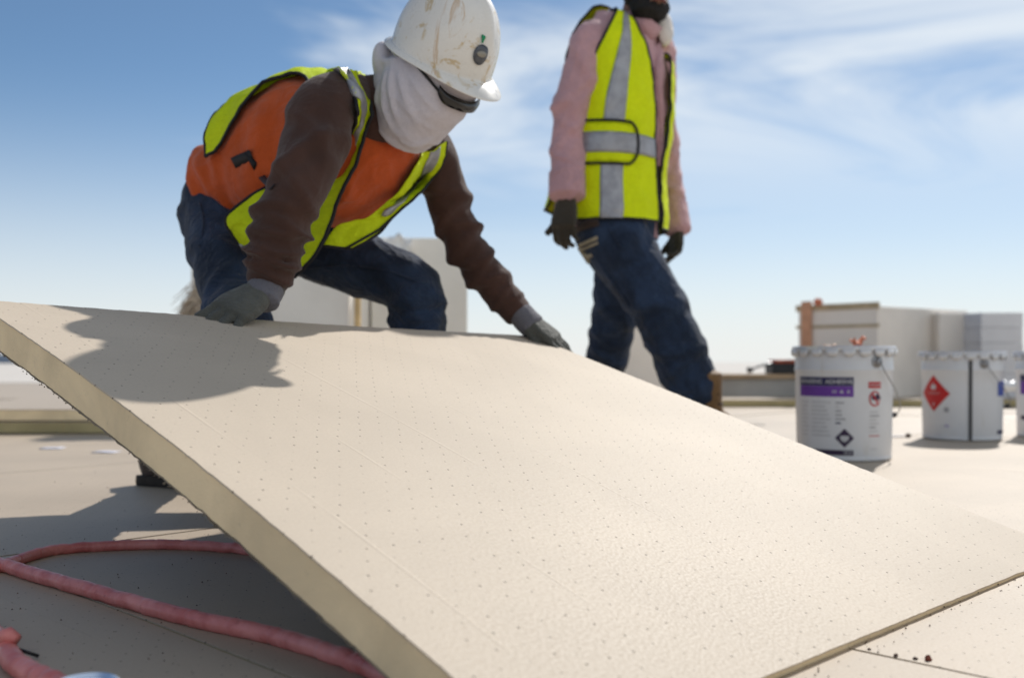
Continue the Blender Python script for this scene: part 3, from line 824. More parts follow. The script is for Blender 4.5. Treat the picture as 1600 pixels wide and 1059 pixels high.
# ------------------------------------------------------------------ pink hose and tin
def hose_mat():
    t = NT('pink_wrapped_hose')
    c = t.mix(t.ramp(t.noise(18, 4, .6, .5), .3, .7), (0.58, 0.145, 0.130), (0.80, 0.29, 0.26))
    c = t.mix(t.ramp(t.noise(90, 3, .6), .6, .8, 0, .6), c, (0.36, 0.06, 0.06))
    c = t.mix(t.ramp(t.noise(34, 5, .7), .62, .78, 0, .5), c, (0.45, 0.33, 0.28))
    return t.done(c, t.ramp(t.noise(40, 3), .3, .7, .40, .62), t.bump(t.noise(70, 4, .6), .5, .004), .5, Coat_Weight=.15)
M['hose'] = hose_mat()
def catmull(pts, n):
    pts = [Vector(p) for p in pts]; out = []
    k = len(pts) - 1
    for i in range(n + 1):
        s = i / n * k; a = min(int(s), k - 1); t = s - a
        p0, p1_, p2_, p3_ = pts[max(a - 1, 0)], pts[a], pts[a + 1], pts[min(a + 2, k)]
        out.append(0.5 * ((2 * p1_) + (p2_ - p0) * t + (2 * p0 - 5 * p1_ + 4 * p2_ - p3_) * t * t + (3 * p1_ - p0 - 3 * p2_ + p3_) * t ** 3))
    return out
def hose(name, pix, r, lab, rings=26):
    ctl = []
    for px, py in pix:
        p = G(px, py, Z1 + r); ctl.append((p.x, p.y, Z1 + r * .93))
    N = 420
    pts = catmull(ctl, N); rs = []
    e = empty(name, (pts[0].x, pts[0].y, Z1), lab, 'hose', 'pink hose loops')
    for i in range(N + 1):
        s = noise.noise(Vector((i * .06, r * 900, len(pix)))) ; f = (i * rings / N + .35 * noise.noise(Vector((i * .02, 3, r * 100)))) % 1.0
        rs.append(r * (1 + .035 * s + .055 * math.exp(-((f - .5) / .05) ** 2) - .045 * math.exp(-((f - .42) / .045) ** 2)))
    pts = [p + Vector((0, 0, .0016 * noise.noise(Vector((i * .1, 4, 1))))) for i, p in enumerate(pts)]
    o = MB().tube(pts, rs, 20).obj('hose_wall', M['hose'], e)
    return e
hose('hose', [(-120, 892), (-50, 892), (0, 884), (45, 868), (95, 857), (190, 851), (280, 850), (370, 856), (470, 868), (600, 890)], .0086, 'pink hose loop running straight back under the tilted board', 15)
hose('hose', [(-160, 850), (-70, 862), (0, 880), (60, 898), (160, 926), (290, 962), (430, 992), (540, 1027), (590, 1047), (680, 1095)], .0102, 'pink hose loop crossing the shaded deck towards the camera', 17)
hose('hose', [(-130, 905), (-60, 950), (-14, 985), (8, 1012), (26, 1036), (62, 1056), (110, 1080), (150, 1130)], .0112, 'pink hose end curling in at the bottom left corner', 9)
ml = MB()
k = G(14, 1016, Z1 + .01)
hc = empty('hose_clip', (k.x, k.y, Z1), 'small pink clamp knob on the hose at the bottom left corner', 'clamp')
MB().tube([Vector((k.x - .012, k.y, Z1 + .024)), Vector((k.x, k.y, Z1 + .027)), Vector((k.x + .010, k.y - .002, Z1 + .022))], [.007, .0085, .006], 12).obj('knob', M['hose'], hc)
MB().tube([Vector((k.x + .009, k.y, Z1 + .012)), Vector((k.x + .03, k.y + .004, Z1 + .003))], .002, 6).obj('pin', M['black'], hc)
M['tin'] = plain('pale_blue_tin', (0.52, 0.60, 0.74), 0.22, 0.08, 30, spec=.7, metal=.55)
q = P(133, 1072, .905)
tn = empty('round_tin', (q.x, q.y, Z1), 'pale blue metal tin cut off at the bottom left edge', 'tin')
ht = q.z - Z1 + .003
MB().lathe((q.x, q.y, Z1 + .0005), [(.024, 0), (.0265, .002), (.0265, ht - .004), (.0285, ht - .002), (.0285, ht), (.0265, ht + .001), (.0245, ht - .003), (.018, ht - .0035), (.017, ht - .001), (.003, ht - .001)], 48).obj('tin_body', M['tin'], tn, auto=35)
# ------------------------------------------------------------------ people: tools
def cr_arr(ctl, n):
    """Catmull-Rom through rows of numbers"""
    c = np.array(ctl, float); k = len(c) - 1
    s = np.linspace(0, k, n + 1); a = np.minimum(s.astype(int), k - 1); t = (s - a)[:, None]
    p0, p1_, p2_, p3_ = c[np.maximum(a - 1, 0)], c[a], c[a + 1], c[np.minimum(a + 2, k)]
    return 0.5 * (2 * p1_ + (p2_ - p0) * t + (2 * p0 - 5 * p1_ + 4 * p2_ - p3_) * t ** 2 + (3 * p1_ - p0 - 3 * p2_ + p3_) * t ** 3)
class Loft:
    """tube through control rings (centre, side radius, front radius); theta 0 = side, 90 = front"""
    def __init__(s, ctl, front, nt=40, nth=40, ex=2.0, folds=None, scale=1.0):
        rows = [(*c, a * scale, b * scale) for c, a, b in ctl]
        arr = cr_arr(rows, nt)
        s.c, s.ab, s.nt, s.nth = arr[:, :3], np.maximum(arr[:, 3:], .004), nt, nth
        T = np.gradient(s.c, axis=0); T /= np.linalg.norm(T, axis=1)[:, None]
        f = np.array([list(front)] * (nt + 1)) if isinstance(front, Vector) else cr_arr([list(x) for x in front], nt)
        Fv = f - T * np.sum(f * T, axis=1)[:, None]; Fv /= np.linalg.norm(Fv, axis=1)[:, None]
        s.T, s.F, s.S = T, Fv, np.cross(T, Fv); s.ex, s.folds = ex, folds
    def pt(s, th, t, off=0.0):
        x = min(max(t, 0), 1) * s.nt; i = min(int(x), s.nt - 1); w = x - i
        L = lambda q: q[i] * (1 - w) + q[i + 1] * w
        ab = L(s.ab); cth, sth = math.cos(th), math.sin(th); e = 2.0 / s.ex
        ca, sa = math.copysign(abs(cth) ** e, cth), math.copysign(abs(sth) ** e, sth)
        d = off + (s.folds(th, t) if s.folds else 0.0)
        return Vector(L(s.c) + L(s.S) * (ab[0] + d) * ca + L(s.F) * (ab[1] + d) * sa)
    def mesh(s):
        vs, fs = [], []
        for i in range(s.nt + 1):
            for j in range(s.nth): vs.append(s.pt(2 * math.pi * j / s.nth, i / s.nt))
        n = s.nth
        for i in range(s.nt):
            for j in range(n): fs.append((i * n + j, i * n + (j + 1) % n, (i + 1) * n + (j + 1) % n, (i + 1) * n + j))
        # domed ends
        for i, sg in ((0, -1), (s.nt, 1)):
            k = len(vs); vs.append(Vector(s.c[i] + s.T[i] * sg * min(s.ab[i]) * .5))
            for j in range(n):
                q = (i * n + j, i * n + (j + 1) % n)
                fs.append((q[1], q[0], k) if sg < 0 else (q[0], q[1], k))
        return vs, fs
def folds(spec, seed=0):
    """spec: (t, width, amplitude, slant, theta centre or None, theta spread); plus soft random creases"""
    def f(th, t):
        h = 0.0
        for (t0, w, a, sl, tc_, sp) in spec:
            q = (t - t0 - sl * math.sin(th - (tc_ or 0))) / w
            m = 1.0
            if tc_ is not None:
                rm = abs(math.remainder(th - tc_, 2 * math.pi)) * sp
                m = math.cos(rm) if rm < math.pi / 2 else 0.0
            h += a * m * (math.exp(-q * q) - .6 * math.exp(-(q - 1.7) ** 2))
        h += .0035 * noise.noise(Vector((math.cos(th) * 1.6, math.sin(th) * 1.6, t * 9 + seed * 7)))
        return h
    return f
def ellipsoid(c, X, Y, Z, n=20, shape=None):
    vs, fs = [], []
    for i in range(n + 1):
        ph = math.pi * i / n - math.pi / 2
        for j in range(2 * n):
            th = math.pi * j / n
            d = Vector((math.cos(ph) * math.cos(th), math.cos(ph) * math.sin(th), math.sin(ph)))
            k = shape(d) if shape else 1.0
            vs.append(c + (X * d.x + Y * d.y + Z * d.z) * k)
    m = 2 * n
    for i in range(n):
        for j in range(m): fs.append((i * m + j, i * m + (j + 1) % m, (i + 1) * m + (j + 1) % m, (i + 1) * m + j))
    return vs, fs
def blend(parts, voxel=.008, smooth=4, wob=0.0, wscale=30.0, seed=0, ridge=None, fn=None):
    """weld closed pieces into one continuous skin and relax it"""
    mb = MB()
    for v, f in parts: mb.add(v, f)
    me = new_mesh(mb.v, mb.f)
    bm = bmesh.new(); bm.from_mesh(me); bmesh.ops.remove_doubles(bm, verts=bm.verts, dist=1e-6); bmesh.ops.recalc_face_normals(bm, faces=bm.faces); bm.to_mesh(me); bm.free()
    o = bpy.data.objects.new('tmp', me); WORK.collection.objects.link(o)
    r = o.modifiers.new('r', 'REMESH'); r.mode = 'VOXEL'; r.voxel_size = voxel
    if smooth:
        s_ = o.modifiers.new('s', 'SMOOTH'); s_.factor = .5; s_.iterations = smooth
    with bpy.context.temp_override(scene=WORK, view_layer=WORK.view_layers[0]):
        out = bpy.data.meshes.new_from_object(o.evaluated_get(bpy.context.evaluated_depsgraph_get()))
    bpy.data.objects.remove(o); bpy.data.meshes.remove(me)
    if wob:
        nn = len(out.vertices); co = np.empty(nn * 3); nr = np.empty(nn * 3)
        out.vertices.foreach_get('co', co); out.vertices.foreach_get('normal', nr)
        co = co.reshape(-1, 3); nr = nr.reshape(-1, 3)
        for k in range(nn):
            q = Vector(co[k]) * wscale + Vector((seed, 0, 0))
            h = wob * (noise.noise(q) + .5 * noise.noise(q * 2.3))
            if ridge:      # sharp creases, stretched along one direction: (axis, stretch, frequency, height)
                ax_, st_, fq_, hh_ = ridge
                p_ = Vector(co[k]); p_ = p_ - ax_ * (p_.dot(ax_) * (1 - st_))
                r1 = 1 - abs(noise.noise(p_ * fq_ + Vector((seed, 3, 1)))) * 2.2
                r2 = 1 - abs(noise.noise(p_ * fq_ * 2.1 + Vector((1, seed, 5)))) * 2.2
                h += hh_ * (max(r1, 0) ** 3 + .45 * max(r2, 0) ** 3 - .5)
            if fn: h += fn(Vector(co[k]))
            co[k] += nr[k] * h
        out.vertices.foreach_set('co', co.ravel()); out.update()
    out.polygons.foreach_set('use_smooth', [True] * len(out.polygons))
    return out
def bvh_of(meshes):
    vs, fs = [], []
    for me in meshes:
        n = len(vs); vs += [v.co.copy() for v in me.vertices]; fs += [tuple(i + n for i in p.vertices) for p in me.polygons]
    return BVHTree.FromPolygons(vs, fs)
CAMP = Vector((0, 0, CAM_H))
def onto(bvh, px, py, off, default_d):
    """point on a garment seen at (px, py), lifted off by off metres"""
    dr = (P(px, py, 1.0) - CAMP).normalized()
    h = bvh.ray_cast(CAMP, dr)
    if h[0] is None: return P(px, py, default_d)
    n = h[1] if h[1].dot(dr) < 0 else -h[1]
    return h[0] + (n * .6 - dr * .4) * off
class Sheet:
    """cloth sheet through a grid of 3D control points"""
    def __init__(s, rows, nu=24, nv=60, wob=.0, seed=0):
        nc = len(rows[0])
        a = np.array([cr_arr([list(p) for p in r], nu) for r in rows])            # rows x (nu+1) x 3
        s.g = np.array([cr_arr(a[:, i, :], nv) for i in range(nu + 1)]).transpose(1, 0, 2)   # (nv+1) x (nu+1) x 3
        s.nu, s.nv = nu, nv
        du, dv = np.gradient(s.g, axis=1), np.gradient(s.g, axis=0)
        n = np.cross(du, dv); n /= np.maximum(np.linalg.norm(n, axis=2), 1e-9)[:, :, None]
        view = s.g - np.array([0, 0, CAM_H])
        if np.sum(n * view) > 0: n = -n
        if wob:
            for j in range(nv + 1):
                for i in range(nu + 1):
                    q = Vector(s.g[j, i]) * 22 + Vector((seed, 0, 0))
                    s.g[j, i] += n[j, i] * wob * (noise.noise(q) + .4 * noise.noise(q * 2.7))
        s.n = n
    def at(s, u, v, off=0.0):
        x, y = min(max(u, 0), 1) * s.nu, min(max(v, 0), 1) * s.nv
        i, j = min(int(x), s.nu - 1), min(int(y), s.nv - 1); a, b = x - i, y - j
        q = lambda g: (g[j, i] * (1 - a) + g[j, i + 1] * a) * (1 - b) + (g[j + 1, i] * (1 - a) + g[j + 1, i + 1] * a) * b
        return Vector(q(s.g) + q(s.n) * off)
    def obj(s, name, mat, parent, thick=.0022, u0=0., u1=1., v0=0., v1=1., off=0.0, nu=None, nv=None, curve=None):
        nu, nv = nu or s.nu, nv or s.nv
        vs = []
        for j in range(nv + 1):
            v = v0 + (v1 - v0) * j / nv
            a, b = (curve(v) if curve else (u0, u1))
            for i in range(nu + 1): vs.append(s.at(a + (b - a) * i / nu, v, off))
        w = nu + 1
        fs = [(j * w + i, j * w + i + 1, (j + 1) * w + i + 1, (j + 1) * w + i) for j in range(nv) for i in range(nu)]
        o = obj(name, (vs, fs), mat, parent)
        m = o.modifiers.new('s', 'SOLIDIFY'); m.thickness = thick; m.offset = 0
        return o
    def edge(s, which, n=70, off=0.0):
        if which == 'u0': return [s.at(0, k / n, off) for k in range(n + 1)]
        if which == 'u1': return [s.at(1, k / n, off) for k in range(n + 1)]
        if which == 'v0': return [s.at(k / n, 0, off) for k in range(n + 1)]
        return [s.at(k / n, 1, off) for k in range(n + 1)]
def strip_on(name, pix, w, mat, parent, bv, off=.006, th=.002, dd=3.4):
    """flat band laid on a garment along a line"""
    pts = catmull([onto(bv, a, b, off, dd) for a, b in pix], 24)
    vs = []
    for i, p in enumerate(pts):
        t = (pts[min(i + 1, 24)] - pts[max(i - 1, 0)]).normalized(); s_ = t.cross((p - CAMP).normalized()).normalized()
        vs += [p - s_ * w / 2, p + s_ * w / 2]
    o = obj(name, (vs, [(2 * i, 2 * i + 1, 2 * i + 3, 2 * i + 2) for i in range(24)]), mat, parent)
    m = o.modifiers.new('s', 'SOLIDIFY'); m.thickness = th
    return o
def piping(name, pts, r, parent, mat=None):
    return MB().tube(pts, r, 8).obj(name, mat or M['trim'], parent)

# ------------------------------------------------------------------ cloth materials
def cloth(name, col, var=.25, rough=.85, weave=900., wr=.35, wsc=26., wdist=.006, dirt=None, sheen=.15, thru=0.0):
    t = NT(name)
    c = t.mix(t.ramp(t.noise(7, 4, .6, .5), .3, .7), dark(col, 1 - var), dark(col, 1 + var * .4))
    c = t.mix(t.ramp(t.noise(60, 5, .7), .4, .8, 0, .25), c, dark(col, .6))
    if dirt: c = t.mix(t.ramp(t.noise(16, 5, .7, .8), .62, .76, 0, dirt[1]), c, dirt[0])
    c = t.mix(t.ramp(t.noise(weave, 2), .35, .7, 0, .30), c, dark(col, .55))
    n = t.bump(t.noise(weave, 2), .45, .0012)
    rg = t.math('SUBTRACT', 1.0, t.math('ABSOLUTE', t.math('MULTIPLY', t.math('SUBTRACT', t.noise(wsc, 3, .5, .8, sc3=(1, 1, 1.5)), .5), 5.0)), True)
    n = t.bump(t.math('POWER', rg, 2.0), wr, wdist, n)
    m = t.done(c, rough, n, .2, Sheen_Weight=sheen)
    if thru:
        tr = t.node('ShaderNodeBsdfTranslucent'); t.put(c, tr.inputs['Color'])
        mx = t.node('ShaderNodeMixShader'); mx.inputs[0].default_value = thru
        t.l.new(t.b.outputs[0], mx.inputs[1]); t.l.new(tr.outputs[0], mx.inputs[2])
        t.l.new(mx.outputs[0], t.n['Material Output'].inputs['Surface'])
    return m
def denim(name):
    t = NT(name)
    col = (0.018, 0.032, 0.064)
    c = t.mix(t.ramp(t.noise(9, 5, .65, .6), .35, .72), dark(col, .55), dark(col, 1.5))
    c = t.mix(t.ramp(t.noise(20, 6, .75, 1.0, sc3=(1, 1, .5)), .58, .80, 0, .55), c, (0.055, 0.068, 0.10))
    c = t.mix(t.ramp(t.noise(700, 2), .5, .8, 0, .3), c, (0.09, 0.11, 0.16))
    c = t.mix(t.ramp(t.noise(120, 3, .6), .72, .80, 0, .6), c, (0.30, 0.29, 0.27))
    n = t.bump(t.noise(800, 2), .3, .0008)
    rg = t.math('SUBTRACT', 1.0, t.math('ABSOLUTE', t.math('MULTIPLY', t.math('SUBTRACT', t.noise(17, 3, .5, 1.0), .5), 5.0)), True)
    n = t.bump(t.math('POWER', rg, 2.0), .4, .008, n)
    return t.done(c, .88, n, .2, Sheen_Weight=.1)
def reflective(name):
    t = NT(name)
    c = t.mix(t.ramp(t.noise(30, 4), .3, .7), (0.26, 0.26, 0.28), (0.36, 0.36, 0.38))
    return t.done(c, .38, t.bump(t.noise(500, 2), .3, .0008), .6, .35)
M['denim'] = denim('dark_denim')
M['orange'] = cloth('orange_jersey', (0.52, 0.085, 0.016), .22, wr=.25, wsc=16.)
M['brownknit'] = cloth('brown_knit', (0.066, 0.032, 0.024), .25, wr=.16, wsc=14.,  dirt=((.20, .15, .12), .25))
M['lime'] = cloth('lime_mesh', (0.70, 0.84, 0.012), .10, .7, 420, .3, dirt=((.24, .25, .05), .35), sheen=.0, thru=.18)
M['lime_clean'] = cloth('lime_fabric', (0.82, 0.95, 0.004), .06, .7, 420, .3, sheen=.0, thru=.10)
M['silver'] = reflective('reflective_tape')
M['trim'] = plain('black_trim', (0.008, 0.008, 0.011), .7, .2)
M['lilac'] = cloth('pale_lilac_jersey', (0.58, 0.54, 0.58), .05, .85, 700, .15, 14.)
M['pink'] = cloth('pink_shirt_cotton', (0.57, 0.335, 0.355), .10, .8, 800, .45, 20.)
M['glove'] = cloth('grey_green_glove', (0.105, 0.105, 0.090), .3, .75, 500, .4, 60., .003)
M['glove_dark'] = cloth('brown_glove', (0.050, 0.042, 0.030), .3, .75, 500, .4, 60., .003)
M['cuffknit'] = cloth('pale_cuff_knit', (0.15, 0.145, 0.165), .15, .85, 600, .4, 60., .003)
M['boot'] = cloth('tan_boot_leather', (0.22, 0.125, 0.055), .3, .65, 300, .4, 40., .003)
M['boot_dark'] = cloth('brown_boot_leather', (0.050, 0.034, 0.028), .3, .65, 300, .4, 40., .003)
M['sole'] = plain('boot_sole', (0.03, 0.024, 0.02), .8, .3, 40)
def skin_mat():
    t = NT('skin')
    c = t.mix(t.ramp(t.noise(30, 4), .3, .7), (0.20, 0.095, 0.062), (0.28, 0.14, 0.095))
    return t.done(c, .5, t.bump(t.noise(220, 3), .2, .001), .4, Subsurface_Weight=.05)
M['skin'] = skin_mat()
M['hair'] = plain('black_hair', (0.010, 0.008, 0.007), .7, .4, 90, bump=.8, bscale=260, bdist=.004)
def helmet_mat():
    t = NT('white_hard_hat_plastic')
    col = (0.70, 0.68, 0.64)
    c = t.mix(t.ramp(t.noise(8, 4), .3, .7), dark(col, .95), dark(col, 1.04))
    st = t.ramp(t.noise(17, 5, .7, 1.6, loc=(2.2, 1.0, 4.1)), .56, .66)
    c = t.mix(t.math('MULTIPLY', st, .7), c, (0.46, 0.31, 0.10))
    st2 = t.ramp(t.noise(9, 5, .65, 2.0, sc3=(1, 1, .45), loc=(5.2, 3.0, .7)), .63, .68)
    c = t.mix(t.math('MULTIPLY', st2, .55), c, (0.44, 0.24, 0.07))
    c = t.mix(t.ramp(t.noise(55, 4, .7), .68, .76, 0, .6), c, (0.30, 0.27, 0.22))
    return t.done(c, t.ramp(t.noise(40, 3), .3, .7, .22, .40), t.bump(t.noise(90, 3), .08, .002), .5, Coat_Weight=.2)
M['hat'] = helmet_mat()
M['grey_badge'] = plain('grey_badge', (0.10, 0.105, 0.12), .35, .3, 60, metal=.3)
M['badge_pale'] = plain('badge_pale', (0.30, 0.28, 0.24), .4, .3, 60)
M['green_mark'] = plain('green_mark', (0.0, 0.24, 0.095), .5, .1)
M['lens'] = plain('dark_lens', (0.006, 0.006, 0.008), .12, .1, spec=.6)
M['mask'] = plain('dust_mask_white', (0.68, 0.64, 0.60), .8, .08, 30, bump=.2)

def finger(base, d, n, side, lens, rad, curl, r_tip=.8):
    """chain of phalanges; curl bends towards -n"""
    pts, p, dd = [base - d * .012, base], base, d.copy()
    for L_, c_ in zip(lens, curl):
        dd = (Matrix.Rotation(c_, 3, side) @ dd).normalized()
        p = p + dd * L_; pts.append(p)
    k = len(pts)
    ctl = [(q, rad * (1 - (1 - r_tip) * i / (k - 1)), rad * (1 - (1 - r_tip) * i / (k - 1)) * .95) for i, q in enumerate(pts)]
    return Loft(ctl, n, 18, 14).mesh()
def hand(wrist, d, n, thumb_side, curls, spread=.0, sc=1.0, thumb=(.5, .5), tcurl=.2, cup=.0):
    """glove: palm, four unequal fingers and a thumb. d along the hand, n out of its back; thumb_side +1/-1 along d x n"""
    d = d.normalized(); n = (n - d * n.dot(d)).normalized(); s_ = d.cross(n).normalized() * thumb_side
    ax = n.cross(d).normalized()          # bending axis: rotates d towards -n for positive angles
    q = Matrix.Rotation(.1, 3, ax) @ d
    if q.dot(n) > 0: ax = -ax
    parts = [Loft([(wrist - d * .035 * sc, .029 * sc, .024 * sc), (wrist, .030 * sc, .023 * sc), (wrist + d * .035 * sc, .040 * sc, .021 * sc), (wrist + d * .070 * sc, .045 * sc, .019 * sc), (wrist + d * .094 * sc, .043 * sc, .016 * sc)], n, 24, 28, 2.5).mesh()]
    kn = wrist + d * .088 * sc
    L_ = ((.043, .026, .022), (.047, .030, .024), (.044, .028, .023), (.035, .021, .020))
    for i in range(4):
        o = (1.5 - i) * .0215 * sc
        dd = (d + s_ * (1.5 - i) * spread).normalized()
        parts.append(finger(kn + s_ * o - d * (abs(i - 1.2) * .005 * sc), dd, n, ax, [x * sc for x in L_[i]], (.0104, .0108, .0104, .0095)[i] * sc, curls[i], .82))
    tb_ = wrist + d * .022 * sc + s_ * .030 * sc - n * .006 * sc
    td = (d * thumb[0] + s_ * thumb[1] - n * .35).normalized()
    tax = td.cross(s_).normalized()
    if tax.dot(n) < 0: tax = -tax
    parts.append(finger(tb_, td, n, tax * (-thumb_side), [.040 * sc, .032 * sc, .026 * sc], .0135 * sc, (0, tcurl, tcurl), .85))
    return blend(parts, .0036, 2, .0014, 70)
def boot(name, ankle, heel, toe, parent, up=Vector((0, 0, 1)), mat='boot', shaft=.17, lean=None):
    """lace-up work boot: heel and toe are the sole's ends"""
    d = (toe - heel); L_ = d.length; d.normalize(); s_ = d.cross(up).normalized(); n = s_.cross(d).normalized()
    def q(x, z): return heel + d * x * L_ + n * z
    ctl = [(q(.03, .045), .030, .040), (q(.12, .052), .037, .048), (q(.30, .058), .038, .054), (q(.50, .050), .041, .046), (q(.70, .040), .047, .036), (q(.88, .034), .042, .030), (q(.985, .028), .026, .022)]
    lean = lean or (ankle - q(.22, .06)).normalized()
    a0 = q(.20, .06)
    sh = [(a0, .046, .058), (a0 + lean * shaft * .45, .044, .055), (a0 + lean * shaft, .050, .058)]
    e = obj(name, blend([Loft(ctl, n, 30, 26, 2.4).mesh(), Loft(sh, d, 16, 26).mesh()], .006, 4, .0012, 45), M[mat], parent)
    vs, k = [], []
    prof = [(.0, .028), (.04, .037), (.15, .040), (.32, .034), (.48, .036), (.66, .048), (.82, .049), (.93, .040), (1.0, .018)]
    arr = cr_arr(prof, 26); mb = MB(); top = []
    for z in (-.004, .006, .020):
        for i in range(27): mb.v.append(tuple(q(arr[i, 0], z) + s_ * (arr[i, 1] + (.002 if z == .006 else 0))))
        for i in range(26, -1, -1): mb.v.append(tuple(q(arr[i, 0], z) - s_ * (arr[i, 1] + (.002 if z == .006 else 0))))
    w = 54
    for r_ in range(2):
        for i in range(w): mb.f.append((r_ * w + i, r_ * w + (i + 1) % w, (r_ + 1) * w + (i + 1) % w, (r_ + 1) * w + i))
    mb.f.append(tuple(reversed(range(w)))); mb.f.append(tuple(2 * w + i for i in range(w)))
    mb.obj('sole', M['sole'], e, auto=50)
    lc = MB()
    for k in range(5):
        a_ = a0 + lean * shaft * (.05 + k * .2) + d * (.056 - .002 * k)
        lc.tube([a_ - s_ * .022, a_ + d * .004, a_ + s_ * .022], .0026, 6)
    lc.obj('laces', M['trim'], e)
    return e
# ------------------------------------------------------------------ the crouching worker
def worker_one():
    feet = Vector((-.60, 2.6, Z1))
    e = empty('person', feet, 'crouching worker in white hard hat, face wrap and lime vest lowering the board', 'person')
    def PW(px, py, d): return P(px, py, d - W1_SHIFT * min(1.0, max(0.0, (d - 1.97) / .22)))
    lat = Vector((.52, .85, 0)).normalized()
    spine = (Vector(PW(592, 176, 2.40)) - Vector(PW(352, 325, 2.70))).normalized()
    fr = spine.cross(lat); fr = -fr if fr.z > 0 else fr
    tors = [(PW(360, 372, 2.70), .130, .095), (PW(366, 318, 2.70), .138, .100), (PW(398, 274, 2.65), .155, .126), (PW(452, 250, 2.57), .172, .162),
            (PW(528, 232, 2.49), .178, .172), (PW(572, 204, 2.44), .152, .128), (PW(590, 178, 2.41), .085, .075), (PW(604, 168, 2.39), .060, .060)]
    ff = folds([(.18, .03, .010, .05, math.pi, .7), (.26, .025, .010, -.04, math.pi * 1.1, .8), (.34, .02, .007, .06, math.pi * .95, .8), (.44, .03, .008, .08, math.pi * .8, .7), (.55, .02, .006, -.06, math.pi * .7, .8), (.62, .03, .006, .1, math.pi * .55, .8)], 1)
    pelvis_fr = Vector((.72, -.35, -.1))
    fronts = [pelvis_fr.lerp(fr, k / 3) for k in range(3)] + [fr] * 5
    tors = [(c, a * RS, b * RS) for c, a, b in tors]
    TL = Loft(tors, fronts, 60, 56, 2.3, ff)
    aR = [(PW(556, 154, 2.40), .060, .058), (PW(508, 170, 2.29), .068, .068), (PW(492, 222, 2.25), .071, .070), (PW(472, 280, 2.20), .061, .060), (PW(446, 335, 2.15), .059, .058), (PW(433, 380, 2.08), .059, .057), (PW(424, 418, 2.02), .053, .052), (PW(414, 447, 1.97), .040, .040)]
    aL = [(P(640, 212, 2.31), .057, .057), (P(668, 240, 2.40), .066, .066), (P(690, 285, 2.43), .055, .055), (P(708, 340, 2.45), .050, .050), (P(732, 393, 2.46), .049, .048), (P(766, 438, 2.465), .049, .046), (P(796, 474, 2.465), .041, .040), (P(813, 492, 2.46), .034, .034)]
    pi = math.pi
    fR = folds([(0.48, 0.022, 0.00805, .05, pi * 0.30, .5), (0.585, 0.01885, 0.0092, -.05, pi * -0.10, .55), (0.63, 0.0174, 0.00805, .035, pi * 0.50, .45), (0.665, 0.0232, 0.0092, -.02, pi * 0.15, .4), (0.725, 0.01595, 0.00805, .04, pi * -0.10, .5), (0.755, 0.0145, 0.0069, -.035, pi * 0.40, .45), (0.8, 0.01885, 0.0092, .02, pi * 0.10, .35), (0.855, 0.0145, 0.0069, -.025, pi * 0.00, .5), (0.905, 0.01595, 0.0069, .015, pi * 0.30, .35), (0.28, 0.03, 0.0069, .10, pi * .1, .6), (0.38, 0.03, 0.00805, -.10, pi * 0.20, .6)], 2)
    fL = folds([(0.33, 0.0261, 0.0069, .05, pi * 0.30, .5), (0.42, 0.02175, 0.00805, -.05, pi * 0.00, .45), (0.49, 0.0174, 0.0069, .04, pi * 0.50, .5), (0.53, 0.0232, 0.0092, -.03, pi * 0.20, .4), (0.6, 0.0174, 0.00805, .04, pi * -0.10, .45), (0.645, 0.0145, 0.0069, -.03, pi * 0.40, .5), (0.71, 0.0203, 0.00805, .03, pi * 0.10, .4), (0.79, 0.01595, 0.0069, -.03, pi * 0.40, .5), (0.85, 0.0145, 0.00575, .02, pi * 0.10, .4)], 3)
    down = Vector((.6, -.6, .3))
    aR = [(c, a * RS, b * RS) for c, a, b in aR]
    SR = Loft(aR, Vector((.85, -.5, .2)), 120, 52, 2.0, fR); SL = Loft(aL, Vector((.85, -.5, .3)), 120, 48, 2.0, fL)
    hipR, hipL = PW(338, 338, 2.63), PW(392, 345, 2.80)
    lR = [(PW(358, 326, 2.66), .100, .095), (PW(348, 362, 2.60), .090, .088), (PW(350, 410, 2.51), .078, .076), (PW(362, 462, 2.43), .068, .068), (PW(374, 512, 2.37), .066, .068), (Vector((-.68, 2.42, .27)), .070, .072), (Vector((-.76, 2.48, .16)), .066, .068), (Vector((-.83, 2.53, .06)), .062, .066)]
    lL = [(PW(380, 340, 2.76), .12, .115), (PW(450, 368, 2.78), .110, .098), (PW(530, 400, 2.76), .098, .088), (PW(600, 428, 2.74), .088, .080), (PW(645, 452, 2.72), .078, .076), (PW(653, 500, 2.71), .074, .074), (Vector((-.245, 2.72, .24)), .072, .072), (Vector((-.245, 2.73, .06)), .066, .068)]
    jf = folds([(.30, .02, .009, .06, math.pi * .1, .6), (.42, .018, .009, -.06, math.pi * .2, .6), (.52, .016, .010, .04, None, 1), (.60, .014, .008, -.03, None, 1)], 4)
    jf2 = folds([(.10, .03, .012, .12, math.pi * .5, .5), (.20, .03, .010, .12, math.pi * .5, .5), (.30, .025, .009, .10, math.pi * .5, .5), (.52, .016, .010, .03, math.pi * 1.5, .5), (.60, .014, .009, .03, math.pi * 1.5, .5), (.68, .014, .008, -.03, None, 1)], 5)
    lR = [(c, a * RS, b * RS) for c, a, b in lR]; lL = [(c, a * RS, b * RS) for c, a, b in lL]
    LR = Loft(lR, Vector((.8, -.5, .35)), 70, 44, 2.0, jf); LL = Loft(lL, Vector((.1, -.3, 1)), 70, 44, 2.0, jf2)
    pel = [(PW(372, 392, 2.70), .11, .09), (PW(360, 350, 2.70), .138, .102), (PW(362, 318, 2.70), .142, .104), (PW(370, 298, 2.69), .138, .098)]
    pel = [(c, a * RS, b * RS) for c, a, b in pel]
    PL = Loft(pel, pelvis_fr, 24, 48, 2.2, folds([(.5, .05, .006, .1, None, 1)], 6))
